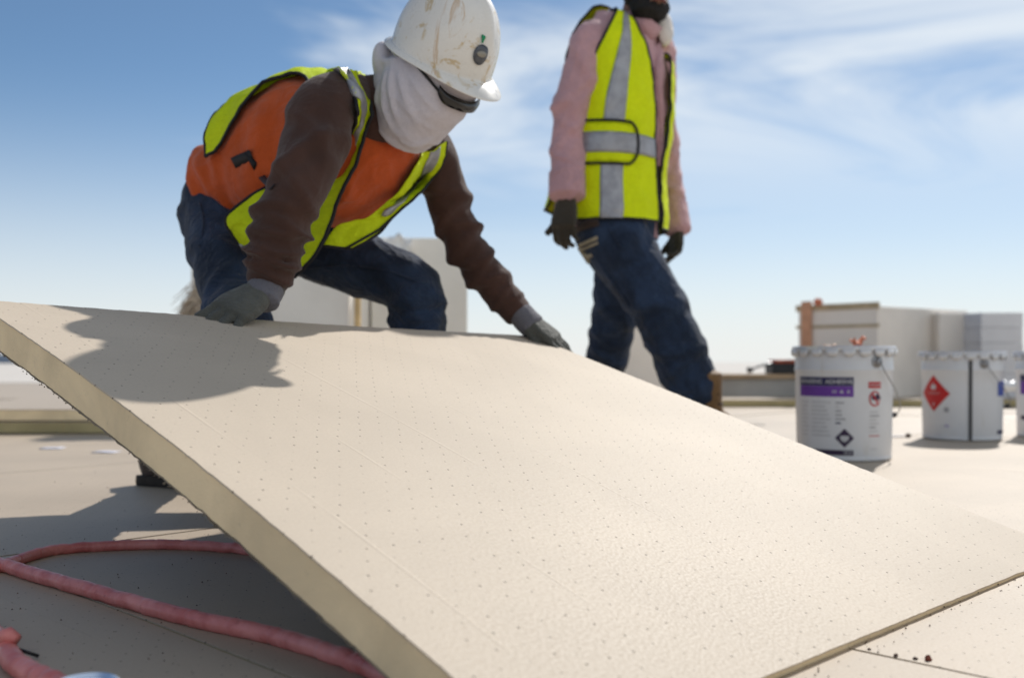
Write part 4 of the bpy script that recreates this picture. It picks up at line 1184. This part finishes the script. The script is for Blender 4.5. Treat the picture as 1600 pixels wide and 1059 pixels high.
    # head and face
    Fh = Vector((.72, -.45, -.53)).normalized(); Uh = Vector((0, -.2, 1)); Uh = (Uh - Fh * Uh.dot(Fh)).normalized(); Sh = Uh.cross(Fh).normalized()   # Sh: wearer's left
    hc = PW(676, 128, 2.345)
    hc = hc - Fh * .014
    head = ellipsoid(hc, Fh * .088, Sh * .072, Uh * .108)
    nose = ellipsoid(hc + Fh * .080 - Uh * .016, Fh * .018, Sh * .012, Uh * .020, 8)
    chin = ellipsoid(hc + Fh * .028 - Uh * .070, Fh * .040, Sh * .046, Uh * .032, 10)
    neck = Loft([(PW(596, 178, 2.42), .060, .062), (PW(632, 168, 2.39), .055, .058), (hc - Uh * .03, .055, .06)], Fh, 12, 24).mesh()
    ears = [ellipsoid(hc + Sh * .077 * k - Fh * .01, Fh * .02, Sh * .012, Uh * .03, 8) for k in (-1, 1)]
    hands = [Loft([(a, .026, .022), (b, .03, .015)], Vector((0, 0, 1)), 8, 16).mesh() for a, b in ((PW(414, 447, 1.97), PW(400, 474, 1.95)), (P(813, 492, 2.46), P(834, 520, 2.44)))]
    parts = [Loft(tors, fronts, 40, 40, 2.3, None, .86).mesh()] + [Loft(a, Vector((.85, -.5, .2)), 40, 24, 2.0, None, .72).mesh() for a in (aR, aL)]
    parts += [Loft(a, Vector((.8, -.5, .35)), 40, 28, 2.0, None, .78).mesh() for a in (lR, lL)] + [Loft(pel, pelvis_fr, 20, 40, 2.2, None, .84).mesh(), head, nose, chin, neck] + ears + hands
    obj('body', blend(parts, .012, 4), M['skin'], e)
    shirt = blend([TL.mesh()], .007, 3, .002, 24, 3, (spine, .3, 11.0, .0055)); sleeveR = blend([SR.mesh()], .005, 2, .0006, 40, 5, (Vector((0, .4, -.9)), .5, 9.0, .0022)); sleeveL = blend([SL.mesh()], .005, 2, .0006, 40, 7, (Vector((.5, 0, -.85)), .6, 9.0, .0020))
    obj('shirt', shirt, M['orange'], e); obj('sleeve', sleeveR, M['brownknit'], e); obj('sleeve', sleeveL, M['brownknit'], e)
    jeans = blend([PL.mesh(), LR.mesh(), LL.mesh()], .008, 3, .0015, 28, 9, (Vector((.7, -.3, -.6)), .4, 9.0, .0045))
    jo = obj('jeans', jeans, M['denim'], e)
    # brown neckband
    nb_ = [Loft([(PW(566, 192, 2.44), .132, .098), (PW(592, 176, 2.405), .090, .082), (PW(606, 166, 2.385), .072, .074)], fr, 14, 44, 2.2).mesh()]
    nk = blend(nb_, .007, 3); obj('neckband', nk, M['brownknit'], e)
    # belt loops and pocket seam
    bvj = bvh_of([jeans])
    for seg in ([(300, 296), (330, 293), (360, 298), (385, 306)], [(312, 318), (318, 350), (312, 385)], [(470, 420), (540, 415), (610, 425), (650, 440)]):
        piping('seam', catmull([onto(bvj, a, b, .002, 2.6) for a, b in seg], 20), .0022, jo, M['denim'])
    # ---- vest
    bt = bvh_of([shirt, sleeveR, sleeveL, nk])
    v_e = None
    def rows(spec, off=.014, dd=2.4):
        out = []
        for r_ in spec:
            out.append([onto(bt, x[0], x[1], off, dd) if len(x) == 2 else PW(*x) for x in r_])
        return out
    def lerp_row(a, b, n=5):
        return [tuple(a[i] + (b[i] - a[i]) * k / (n - 1) for i in range(len(a))) for k in range(n)]
    nearp = Sheet(rows([lerp_row((570, 118), (508, 110)), lerp_row((574, 163), (551, 160)), lerp_row((572, 205, 2.33), (550, 205, 2.33)), lerp_row((557, 255, 2.335), (520, 250, 2.37)),
                        lerp_row((530, 313, 2.34), (427, 286, 2.40)), lerp_row((512, 362, 2.345), (358, 334, 2.41)), lerp_row((490, 402, 2.35), (361, 364, 2.42)), lerp_row((460, 433, 2.36), (379, 393, 2.43))]), 26, 80, .008, 3)
    vest = nearp.obj('vest', M['lime'], e)
    tag(vest)
    nearp.obj('reflective_strip', M['silver'], vest, .001, off=.003, curve=lambda v: (.40 - .05 * v, .78 - .42 * max(0, v - .3)), v0=.0, v1=.72, nu=8)
    nearp.obj('reflective_strip', M['silver'], vest, .001, off=.003, u0=.70, u1=1.0, v0=.93, v1=.995, nu=8, nv=8)
    for w_, r_ in (('u0', .0042), ('u1', .0040), ('v1', .004)): piping('trim', nearp.edge(w_), r_, vest)
    farp = Sheet(rows([lerp_row((650, 242), (691, 222)), lerp_row((632, 270), (689, 246)), lerp_row((612, 298), (675, 282)), lerp_row((597, 322, 2.44), (648, 309, 2.47)),
                       lerp_row((568, 343, 2.42), (612, 342, 2.45)), lerp_row((528, 352, 2.41), (590, 366, 2.43)), lerp_row((505, 384, 2.40), (550, 389, 2.42))], .024, 2.5), 20, 60, .006, 9)
    f_ = farp.obj('front_panel', M['lime'], vest)
    farp.obj('reflective_strip', M['silver'], f_, .001, off=.003, u0=.42, u1=.74, v0=.0, v1=.62, nu=6)
    for w_ in ('u1', 'v1'): piping('trim', farp.edge(w_), .003, f_)
    piping('trim', [farp.at(.98 - .25 * max(0, k / 30 - .2), .55 + .45 * k / 30, .003) for k in range(31)], .0028, f_)
    # back panel, draped over the spine
    rws = []
    for t in (.36, .40, .44, .49, .55, .65, .74, .81, .86):
        a0_, a1_ = {.36: (182, 335), .40: (184, 336), .44: (196, 334), .49: (218, 334), .55: (230, 330), .65: (236, 322), .74: (226, 318), .81: (208, 325), .86: (195, 330)}[t]
        rws.append([TL.pt(R(a0_ + (a1_ - a0_) * k / 8), t, .016) for k in range(9)])
    bk = Sheet(rws, 34, 60, .006, 5)
    b_ = bk.obj('back_panel', M['lime'], vest)
    for w_ in ('u0', 'u1', 'v0'): piping('trim', bk.edge(w_), .0038, b_)
    bk.obj('reflective_strip', M['silver'], b_, .001, off=.003, u0=.20, u1=.34, v0=.1, v1=1.0, nu=6)
    # elastic side strap with buckle
    strip_on('side_strap', [(387, 236), (398, 256), (410, 276), (427, 294)], .014, M['trim'], vest, bt, .004, .001, 2.4)
    strip_on('buckle', [(366, 255), (380, 249), (395, 243)], .024, M['trim'], vest, bt, .004, .001, 2.4)
    # ---- face and neck wrap
    wrapc = [(PW(696, 92, 2.33), .088, .102), (PW(682, 118, 2.335), .091, .104), (PW(662, 148, 2.345), .090, .103), (PW(646, 178, 2.365), .080, .088), (PW(634, 200, 2.385), .070, .074), (PW(626, 216, 2.40), .054, .054)]
    wf = folds([(.80, .04, .006, .12, math.pi * .9, .45), (.90, .03, .006, .06, None, 1)], 8)
    wrapc = [(c, a * RS, b * RS) for c, a, b in wrapc]
    WL = Loft(wrapc, Fh, 60, 60, 2.1, wf)
    def drape(p):
        # pleats fanning out from the gathered cloth at the nape
        q = p - (hc - Fh * .115 + Uh * .035)
        a_, b_ = q.dot(Fh), q.dot(Uh)
        ang = math.atan2(b_, max(a_, .005)) + .05 * noise.noise(p * 10)
        r_ = math.hypot(a_, b_)
        w_ = 1 - abs(math.sin(ang * 6.5 + 1.6 * noise.noise(p * 5))) 
        return .0075 * (w_ ** 1.6 - .3) * min(1.0, r_ / .05) * max(.25, 1 - r_ / .26)
    knot = ellipsoid(PW(604, 104, 2.38), Vector((.028, 0, .01)), Vector((0, .05, 0)), Vector((-.012, 0, .05)), 12)
    lobe = ellipsoid(PW(642, 212, 2.36), Vector((.05, 0, -.01)), Vector((0, .035, 0)), Vector((0, 0, .022)), 10)
    core_parts = [WL.mesh(), knot, lobe, ellipsoid(PW(604, 140, 2.40), Vector((.03, 0, .01)), Vector((0, .06, 0)), Vector((.0, 0, .075)), 12)]
    b0 = bvh_of([blend(core_parts, .008, 3)])
    pl_ = MB()
    for path, r0 in (([(614, 100), (611, 140), (619, 182), (636, 214)], .0085), ([(622, 97), (630, 142), (648, 186), (664, 214)], .0075), ([(603, 112), (599, 158), (610, 196), (627, 220)], .008),
                     ([(630, 96), (652, 138), (684, 176), (712, 190)], .0055), ([(624, 218), (646, 226), (668, 220), (694, 206)], .009), ([(618, 150), (640, 176), (672, 200), (700, 204)], .005),
                     ([(596, 92), (606, 98), (618, 94), (630, 90)], .010), ([(594, 130), (590, 160), (600, 190)], .008)):
        c_ = catmull([onto(b0, x, y, .0005, 2.25) for x, y in path], 22)
        pl_.tube(c_, [r0 * (.35 + .65 * math.sin(math.pi * min(1, (k + 2) / 20))) for k in range(23)], 10)
    wrap = blend(core_parts + [(pl_.v, pl_.f)], .0042, 5, .0008, 30, 2)
    obj('face_wrap', wrap, M['lilac'], e)
    # ---- safety glasses
    bw = bvh_of([wrap])
    gp = catmull([onto(bw, a_, b_, .010, 2.2) for a_, b_ in ((684, 141), (692, 150), (702, 157), (714, 162), (727, 166))] + [onto(bw, 727, 166, .010, 2.2) + Fh * .002 + Sh * (.03 * k) - Fh * (.006 * k * k) for k in (1, 2)], 30)
    vs = []
    for i, p in enumerate(gp):
        f = math.sin(min(1.0, (i + 2) / 10) * math.pi / 2)
        vs += [p + Uh * .012, p + Fh * .003 - Uh * .001, p - Uh * .012 * f]
    g = obj('safety_glasses', (vs, [(i * 3 + j, i * 3 + j + 1, i * 3 + j + 4, i * 3 + j + 3) for i in range(30) for j in range(2)]), M['lens'], e); s_ = g.modifiers.new('s', 'SOLIDIFY'); s_.thickness = .004
    MB().tube(catmull([onto(bw, a_, b_, .004, 2.2) for a_, b_ in ((634, 92), (650, 102), (668, 122), (686, 143))], 16), .0028, 8).obj('temple', M['black'], g)
    # ---- hard hat
    HC = PW(692, 90, 2.325)
    hat = empty('hard_hat', HC); hat.parent = e; hat.matrix_parent_inverse = base_matrix(e).inverted()
    def hp(th, ph, off=0.0):
        """th: 0 front, ph: 0 rim .. 90 crown"""
        c_, s_ = math.cos(th), math.sin(th)
        L_ = .112 if c_ > 0 else .117
        q = math.cos(ph) ** .86; z = math.sin(ph) ** .95
        rid = .006 * max(0, 1 - (abs(s_ * q) / .16) ** 2) * (z > .1) * min(1, z * 2)
        bulge = 1.0 + .03 * math.sin(ph * 2)
        return HC + Fh * c_ * q * (L_ + off) * bulge + Sh * s_ * q * (.098 + off) * bulge + Uh * (z * (.154 + off) + rid)
    NTH, NPH = 96, 28
    vs, fs = [], []
    for j in range(NPH + 1):
        for i in range(NTH): vs.append(hp(2 * math.pi * i / NTH, math.pi / 2 * j / NPH))
    for j in range(NPH):
        for i in range(NTH): fs.append((j * NTH + i, j * NTH + (i + 1) % NTH, (j + 1) * NTH + (i + 1) % NTH, (j + 1) * NTH + i))
    # brim: rolled lip all round, long visor at the front, small tail behind
    k0 = len(vs)
    rings_ = 7
    for r_ in range(rings_):
        f = r_ / (rings_ - 1)
        for i in range(NTH):
            th = 2 * math.pi * i / NTH; c_ = math.cos(th)
            ext = .009 + .034 * max(0, c_) ** 3.0 + .011 * max(0, -c_) ** 3
            dz = -.004 - .013 * f * (max(0, c_) ** 2) - .010 * f * f
            b0 = hp(th, 0); rd = (Fh * math.cos(th) * .112 + Sh * math.sin(th) * .098).normalized()
            vs.append(b0 + rd * ext * f + Uh * dz)
    for r_ in range(rings_ - 1):
        for i in range(NTH):
            a, b = k0 + r_ * NTH + i, k0 + r_ * NTH + (i + 1) % NTH
            fs.append((b, a, a + NTH, b + NTH))
    for i in range(NTH): fs.append((i, k0 + i, k0 + (i + 1) % NTH, (i + 1) % NTH))
    sh_ = obj('shell', (vs, fs), M['hat'], hat); s_ = sh_.modifiers.new('s', 'SOLIDIFY'); s_.thickness = .003; s_.offset = -1
    su = sh_.modifiers.new('sub', 'SUBSURF'); su.levels = 1; su.render_levels = 1
    def on_hat(th0, ph0, rx, ry, off, name, mat, parent, shape=None, n=28):
        vs = [hp(R(th0), R(ph0), off + .0015)]
        for r_ in (.5, 1.0):
            for k in range(n):
                t = 2 * math.pi * k / n; q = shape(t) if shape else 1
                vs.append(hp(R(th0 + rx * r_ * q * math.cos(t)), R(ph0 + ry * r_ * q * math.sin(t)), off + (.0012 if r_ < 1 else 0)))
        fs = [(0, 1 + k, 1 + (k + 1) % n) for k in range(n)] + [(1 + k, 1 + n + k, 1 + n + (k + 1) % n, 1 + (k + 1) % n) for k in range(n)]
        o = obj(name, (vs, fs), mat, parent); s_ = o.modifiers.new('s', 'SOLIDIFY'); s_.thickness = .002
        return o
    bd = on_hat(HAT_B[0], HAT_B[1], 9.5, 7.5, .003, 'badge', M['grey_badge'], hat)
    on_hat(HAT_B[0], HAT_B[1] + .4, 6.6, 2.2, .006, 'badge_letters', M['badge_pale'], bd)
    on_hat(HAT_B[0] - 1.0, HAT_B[1] + 12, 2.6, 3.0, .003, 'green_mark', M['green_mark'], hat, lambda t: 1 + .25 * math.sin(3 * t + .5))
    # headband and nape strap showing below the rim
    hb = []
    for i in range(49):
        th = 2 * math.pi * i / 48
        for zz in (.0, -.020, -.034): hb.append(hc + (Fh * math.cos(th) * .096 + Sh * math.sin(th) * .084) + Uh * (zz + .062) )
    o = obj('headband', (hb, [(i * 3 + j, i * 3 + j + 1, i * 3 + j + 4, i * 3 + j + 3) for i in range(48) for j in range(2)]), M['band'], hat); s_ = o.modifiers.new('s', 'SOLIDIFY'); s_.thickness = .003
    # ---- gloves
    edge = (cB - cA).normalized(); nrm = BN
    wR = P(416, 452, 1.955)
    gd = (P(352, 492, 1.875) - wR).normalized()
    gR = hand(wR + gd * .012, gd, Vector((.2, -.45, .85)), 1, [(.12, .30, .35), (.10, .30, .4), (.16, .35, .4), (.24, .4, .4)], .075, .98, (.85, .35), .1)
    o = obj('glove', gR, M['glove'], e)
    cf_ = Loft([(P(417, 446, 1.965), .034, .033), (P(412, 458, 1.952), .037, .033), (P(404, 470, 1.935), .041, .031)], Vector((0, -.4, 1)), 14, 30, 2.0, folds([(.4, .1, .002, 0, None, 1)], 3))
    obj('cuff', blend([cf_.mesh()], .005, 2), M['cuffknit'], o)
    wL = P(816, 494, 2.452)
    gd = (P(884, 545, 2.43) - wL).normalized()
    gL = hand(wL + gd * .012, gd, Vector((.3, -.35, .9)), 1, [(.10, .15, .2), (.06, .15, .2), (.10, .2, .2), (.16, .25, .2)], .08, .92, (.9, .3), .1)
    o = obj('glove', gL, M['glove'], e)
    cf_ = Loft([(P(812, 488, 2.458), .033, .031), (P(822, 500, 2.452), .036, .031), (P(834, 511, 2.446), .040, .030)], Vector((.3, -.35, .9)), 14, 30)
    obj('cuff', blend([cf_.mesh()], .005, 2), M['cuffknit'], o)
    # ---- boots
    d_ = Vector((.80, -.6, 0))
    boot('boot', Vector((-.82, 2.52, .08)), Vector((-.925, 2.585, Z1 + .006)), Vector((-.925, 2.585, Z1 + .006)) + Vector((.86, -.50, 0)) * .29, e, mat='boot_dark', shaft=.15)
    boot('boot', Vector((-.245, 2.73, .10)), Vector((-.30, 2.76, Z1 + .006)), Vector((-.30, 2.76, Z1 + .006)) + Vector((.86, -.50, 0)) * .29, e, mat='boot_dark', shaft=.15)
    return e
M['band'] = plain('helmet_suspension', (.34, .34, .36), .6, .2)
HAT_B = (-14, 17)
W1_SHIFT, RS = .23, .94
worker_one()
# ------------------------------------------------------------------ the walking worker
def worker_two():
    dz = 3.5
    e = empty('person', Vector((.50, 3.5, 0)), 'walking worker in pink shirt, lime vest and jeans, head cut off by the frame', 'person')
    lat = Vector((.70, .71, 0)); fr = Vector((.71, -.70, 0))
    tors = [(P(962, 372, 3.50), .165, .125), (P(962, 335, 3.50), .165, .128), (P(962, 280, 3.50), .165, .130), (P(964, 220, 3.50), .172, .132), (P(968, 150, 3.50), .186, .136),
            (P(974, 95, 3.50), .190, .120), (P(982, 62, 3.50), .160, .095), (P(992, 44, 3.50), .085, .075), (P(998, 30, 3.49), .066, .068)]
    tf = folds([(.12, .03, .006, .05, None, 1), (.24, .03, .006, -.06, None, 1), (.40, .03, .005, .08, None, 1)], 11)
    TL = Loft(tors, fr, 60, 60, 2.3, tf)
    aR = [(P(950, 58, 3.44), .065, .065), (P(924, 68, 3.39), .070, .070), (P(912, 108, 3.37), .070, .068), (P(897, 155, 3.36), .064, .062), (P(888, 205, 3.36), .058, .058), (P(886, 255, 3.34), .058, .056), (P(886, 285, 3.32), .058, .056), (P(886, 306, 3.31), .056, .054)]
    aL = [(P(1012, 66, 3.58), .065, .065), (P(1026, 84, 3.64), .070, .070), (P(1030, 130, 3.70), .060, .060), (P(1034, 190, 3.76), .054, .054), (P(1040, 245, 3.78), .050, .050), (P(1050, 300, 3.74), .048, .048), (P(1056, 340, 3.70), .046, .046), (P(1058, 358, 3.69), .045, .045)]
    fR = folds([(.26, .03, .008, .10, math.pi * .1, .6), (.40, .022, .008, -.10, math.pi * .3, .55), (.50, .018, .009, .09, math.pi * -.1, .55), (.60, .018, .008, -.08, math.pi * .25, .55), (.70, .015, .008, .06, math.pi * .0, .55), (.80, .014, .006, -.04, math.pi * .3, .5)], 12)
    SR = Loft(aR, fr, 80, 40, 2.0, fR); SL = Loft(aL, fr, 60, 36, 2.0, fR)
    lR = [(P(945, 312, 3.44), .125, .115), (P(952, 355, 3.43), .128, .118), (P(985, 410, 3.40), .112, .108), (P(1018, 462, 3.37), .098, .098), (P(1045, 515, 3.36), .091, .092), (P(1066, 565, 3.36), .090, .090), (P(1084, 605, 3.36), .085, .083), (P(1092, 630, 3.36), .074, .074)]
    lL = [(P(982, 312, 3.58), .118, .112), (P(978, 365, 3.60), .112, .108), (P(968, 430, 3.64), .094, .092), (P(960, 495, 3.70), .082, .082), (P(950, 550, 3.76), .078, .078), (P(938, 605, 3.82), .076, .076), (P(928, 655, 3.86), .070, .070)]
    jf = folds([(.10, .03, .008, .08, math.pi * .5, .6), (.22, .03, .009, -.06, math.pi * .5, .6), (.45, .02, .007, .04, None, 1), (.55, .02, .008, -.04, None, 1), (.64, .02, .009, .04, None, 1), (.74, .018, .010, -.04, None, 1), (.83, .016, .010, .03, None, 1), (.91, .014, .009, -.02, None, 1)], 14)
    LR = Loft(lR, fr, 70, 48, 2.0, jf); LL = Loft(lL, fr, 60, 40, 2.0, jf)
    pel = [(P(966, 392, 3.5), .14, .11), (P(963, 360, 3.5), .165, .128), (P(962, 325, 3.5), .160, .122), (P(962, 300, 3.5), .150, .112)]
    PL = Loft(pel, fr, 20, 48, 2.2)
    # head (mostly above the frame): skull, jaw, nose, ears
    Fh = Vector((.34, -.92, -.16)).normalized(); Uh = Vector((0, 0, 1)); Uh = (Uh - Fh * Uh.dot(Fh)).normalized(); Sh = Uh.cross(Fh).normalized()
    hc = P(1010, -24, 3.44)
    head = ellipsoid(hc, Fh * .096, Sh * .076, Uh * .118)
    jaw = ellipsoid(hc + Fh * .040 - Uh * .075, Fh * .055, Sh * .058, Uh * .048, 12)
    nose = ellipsoid(hc + Fh * .098 - Uh * .020, Fh * .024, Sh * .016, Uh * .028, 8)
    brow = ellipsoid(hc + Fh * .080 + Uh * .022, Fh * .022, Sh * .055, Uh * .014, 8)
    lips = ellipsoid(hc + Fh * .086 - Uh * .062, Fh * .018, Sh * .026, Uh * .012, 8)
    ears = [ellipsoid(hc + Sh * .078 * k - Fh * .008 - Uh * .01, Fh * .02, Sh * .012, Uh * .032, 8) for k in (-1, 1)]
    neck = Loft([(P(992, 48, 3.5), .062, .064), (P(1000, 15, 3.48), .058, .060), (hc - Uh * .05 - Fh * .01, .060, .064)], Fh, 12, 24).mesh()
    hands = [Loft([(a, .024, .020), (b, .020, .010)], fr, 8, 16).mesh() for a, b in ((P(886, 306, 3.31), P(885, 318, 3.305)), (P(1058, 358, 3.69), P(1058, 368, 3.68)))]
    parts = [Loft(tors, fr, 40, 40, 2.3, None, .86).mesh()] + [Loft(a, fr, 40, 24, 2.0, None, .70).mesh() for a in (aR, aL)] + [Loft(a, fr, 40, 28, 2.0, None, .74).mesh() for a in (lR, lL)]
    parts += [Loft(pel, fr, 20, 40, 2.2, None, .84).mesh(), head, jaw, nose, brow, lips, neck] + ears + hands
    bd = obj('body', blend(parts, .010, 3), M['skin'], e)
    for k in (-1, 1):
        c = hc + Fh * .083 + Sh * .033 * k + Uh * .004
        v, f = ellipsoid(c, Fh * .013, Sh * .015, Uh * .011, 10); obj('eye', (v, f), M['ink_white'], bd)
        v, f = ellipsoid(c + Fh * .0075, Fh * .0065, Sh * .006, Uh * .006, 8); obj('iris', (v, f), M['black'], bd)
    mth = [hc + Fh * (.110 - .010 * (k / 6) ** 2) + Sh * .0036 * k - Uh * (.063 + .0006 * abs(k)) for k in range(-6, 7)]
    MB().tube(mth, .0065, 8).obj('mouth', M['lipred'], bd)
    beard = blend([ellipsoid(hc + Fh * .036 - Uh * .082, Fh * .062, Sh * .067, Uh * .052, 14), ellipsoid(hc - Fh * .0 - Uh * .045, Fh * .058, Sh * .080, Uh * .045, 14)], .006, 3, .006, 70, 3)
    obj('beard', beard, M['hair'], e)
    hair = blend([ellipsoid(hc - Fh * .012 + Uh * .030, Fh * .104, Sh * .086, Uh * .106, 14)], .007, 3, .005, 60, 6)
    obj('hair', hair, M['hair'], e)
    shirt = blend([TL.mesh(), SR.mesh(), SL.mesh()], .008, 2, .0015, 26, 31, (Vector((.25, .1, 1)).normalized(), .35, 9.0, .010))
    so = obj('shirt', shirt, M['pink'], e)
    jeans = blend([PL.mesh(), LR.mesh(), LL.mesh()], .0085, 3, .0015, 26, 17, (Vector((.45, 0, -.9)).normalized(), .4, 8.0, .005))
    jo = obj('jeans', jeans, M['denim'], e)
    bt = bvh_of([shirt]); bj = bvh_of([jeans])
    strip = strip_on
    # collar, placket, cuffs and tail of the shirt
    strip('collar', [(985, 22), (1000, 40), (1018, 52), (1027, 60)], .062, M['pink'], so, bt, .014, .004)
    strip('collar', [(1040, 52), (1034, 62), (1030, 74)], .05, M['pink'], so, bt, .016, .004, 3.45)
    strip('placket', [(1025, 70), (1026, 110), (1028, 160), (1029, 210), (1027, 260)], .030, M['pink'], so, bt, .006, .004)
    for (c0, c1, r_) in ((P(886, 270, 3.335), P(886, 308, 3.315), .060), (P(1052, 318, 3.725), P(1059, 362, 3.69), .050)):
        obj('cuff', blend([Loft([(c0, r_ * .98, r_ * .96), (c1, r_, r_ * .97)], fr, 8, 36, 2.2).mesh()], .006, 1), M['pink'], so)
    tail = Sheet([[P(866, 318, 3.47), P(880, 318, 3.40), P(905, 322, 3.36), P(930, 335, 3.34)], [P(866, 338, 3.47), P(882, 338, 3.40), P(905, 340, 3.35), P(928, 342, 3.335)], [P(870, 352, 3.46), P(884, 350, 3.40), P(896, 350, 3.36), P(912, 348, 3.34)], [P(870, 371, 3.46), P(876, 366, 3.43), P(890, 356, 3.38), P(900, 352, 3.35)]], 16, 20, .004, 2)
    tail.obj('shirt_tail', M['pink'], so)
    # belt, pocket stitching, seams
    strip('belt', [(893, 362), (905, 355), (920, 350), (935, 346)], .030, M['boot_dark'], jo, bj, .008, .004)
    for pix, w in (([(906, 383), (920, 377), (934, 371)], .012), ([(907, 391), (921, 385), (935, 379)], .008), ([(906, 386), (914, 398), (922, 410)], .016), ([(914, 396), (920, 400), (926, 398)], .012)):
        strip('pocket_stitching', pix, w, M['stitch'], jo, bj, .005, .002)
    for seg in ([(948, 350), (958, 368), (968, 384), (976, 388)], [(930, 400), (950, 430), (970, 458), (985, 480)]):
        piping('seam', catmull([onto(bj, a, b, .002, 3.4) for a, b in seg], 20), .0026, jo, M['denim'])
    # ---- vest: wraps the torso, open at the front, armholes at the sides
    def sheet(spec, off, nu=30, nv=60, wob=.006, seed=1):
        return Sheet([[TL.pt(R(a0 + (a1 - a0) * k / 8), t, off + x) for k in range(9)] for (t, a0, a1, x) in spec], nu, nv, wob, seed)
    # theta: 0 wearer's left, 90 front, 180 wearer's right, 270 back
    tt = lambda y: None
    fR_ = sheet([(.075, 88, 200, .044), (.12, 86, 200, .040), (.24, 86, 200, .032), (.36, 88, 195, .026), (.46, 91, 184, .022), (.56, 95, 166, .020), (.66, 101, 152, .020), (.75, 111, 150, .020), (.81, 125, 160, .018), (.86, 150, 195, .016)], 0, 34, 80, .005, 21)
    v = fR_.obj('vest', M['lime_clean'], e)
    fR_.obj('reflective_strip', M['silver'], v, .001, off=.004, curve=lambda q: (.36 + .02 * q, .58 + .05 * q), v0=.0, v1=1.0, nu=8)
    tape = fR_.obj('reflective_strip', M['silver'], v, .001, off=.006, u0=.02, u1=1.0, v0=.280, v1=.338, nv=6)
    for w_ in ('u0', 'v0', 'u1'): piping('trim', fR_.edge(w_), .0048, v)
    # waist tab: rounded black outline round the horizontal tape
    tabp = []
    for k in range(13): tabp.append(fR_.at(1.0 - .68 * k / 12, .248, .008))
    for k in range(1, 12):
        a_ = math.pi * k / 12 - math.pi / 2
        tabp.append(fR_.at(.32 - .11 * math.cos(a_), .309 + .061 * math.sin(a_), .008))
    for k in range(13): tabp.append(fR_.at(.32 + .68 * k / 12, .370, .008))
    piping('tab_trim', tabp, .0042, v)
    fR_.obj('waist_tab', M['lime_clean'], v, .0015, off=.0045, u0=.26, u1=1.0, v0=.252, v1=.366, nv=8)
    fR_.obj('reflective_strip', M['silver'], v, .001, off=.008, u0=.23, u1=1.0, v0=.280, v1=.338, nv=6)
    fL_ = sheet([(.05, -20, 76, .030), (.12, -20, 75, .028), (.24, -20, 72, .024), (.36, -15, 70, .026), (.46, -4, 68, .022), (.56, 12, 64, .020), (.66, 28, 62, .020), (.75, 30, 58, .020), (.81, 22, 48, .018), (.86, -10, 30, .016)], 0, 30, 70, .005, 23)
    f2 = fL_.obj('front_panel', M['lime_clean'], v)
    fL_.obj('reflective_strip', M['silver'], f2, .001, off=.004, u0=.40, u1=.62, nu=8)
    for w_ in ('u1', 'v0', 'u0'): piping('trim', fL_.edge(w_), .0042, f2)
    bk = sheet([(.14, 206, 334, .088), (.18, 206, 334, .078), (.25, 207, 333, .062), (.36, 210, 330, .042), (.46, 216, 324, .028), (.56, 222, 318, .026), (.66, 220, 320, .026), (.75, 212, 328, .028), (.81, 200, 340, .028), (.86, 188, 352, .022)], 0, 36, 70, .005, 25)
    b2 = bk.obj('back_panel', M['lime_clean'], v)
    for w_ in ('u1', 'v0', 'u0'): piping('trim', bk.edge(w_), .0045, b2)
    bk.obj('reflective_strip', M['silver'], b2, .001, off=-.004, u0=.1, u1=.9, v0=.280, v1=.338, nv=6)
    # ---- dust mask pushed round to the far side of the neck
    mc = P(1046, 42, 3.50)
    ax = Vector((.75, -.35, .1)).normalized(); s1 = Vector((0, 0, 1)); s1 = (s1 - ax * s1.dot(ax)).normalized(); s2 = ax.cross(s1)
    vs = []
    for i in range(9):
        ph = R(88) * i / 8
        for j in range(28):
            a = 2 * math.pi * j / 28
            vs.append(mc - ax * .03 + ax * math.sin(ph) * .040 + (s1 * math.cos(a) * .062 + s2 * math.sin(a) * .048) * math.cos(ph) ** .7)
    mk = obj('dust_mask', (vs, [(i * 28 + j, i * 28 + (j + 1) % 28, (i + 1) * 28 + (j + 1) % 28, (i + 1) * 28 + j) for i in range(8) for j in range(28)]), M['mask'], e); m_ = mk.modifiers.new('s', 'SOLIDIFY'); m_.thickness = .003
    # ---- gloves
    g = hand(P(886, 312, 3.31), (P(880, 352, 3.29) - P(886, 312, 3.31)).normalized(), Vector((-.45, -.85, 0)), 1, [(.55, .65, .5), (.52, .65, .5), (.50, .65, .5), (.50, .6, .5)], .015, 1.0, (1.0, .22), .3)
    obj('glove', g, M['glove_dark'], e)
    g = hand(P(1058, 364, 3.69), (P(1054, 400, 3.66) - P(1058, 364, 3.69)).normalized(), Vector((.8, .35, 0)), -1, [(.5, .6, .5), (.5, .6, .5), (.5, .6, .5), (.5, .6, .5)], .03, .92, (.9, .3), .3)
    obj('glove', g, M['glove_dark'], e)
    # ---- boots: leading heel lifted, toe on the deck; rear foot flat
    heel = P(1076, 678, 3.38); toe = Vector((heel.x + .20, heel.y - .115, .006))
    boot('boot', P(1094, 612, 3.36), heel, toe, e, mat='boot', shaft=.155, lean=(P(1096, 600, 3.36) - P(1098, 655, 3.37)).normalized())
    h2 = Vector((P(920, 0, 3.92).x, 3.92, .006))
    boot('boot', P(928, 655, 3.86), h2, h2 + Vector((.78, -.62, 0)) * .29, e, mat='boot', shaft=.15)
    return e
M['lipred'] = plain('lip', (.16, .05, .045), .5, .2)
M['stitch'] = plain('cream_stitching', (.36, .32, .23), .8, .25, 80, bump=.4)
worker_two()
bpy.data.scenes.remove(WORK)
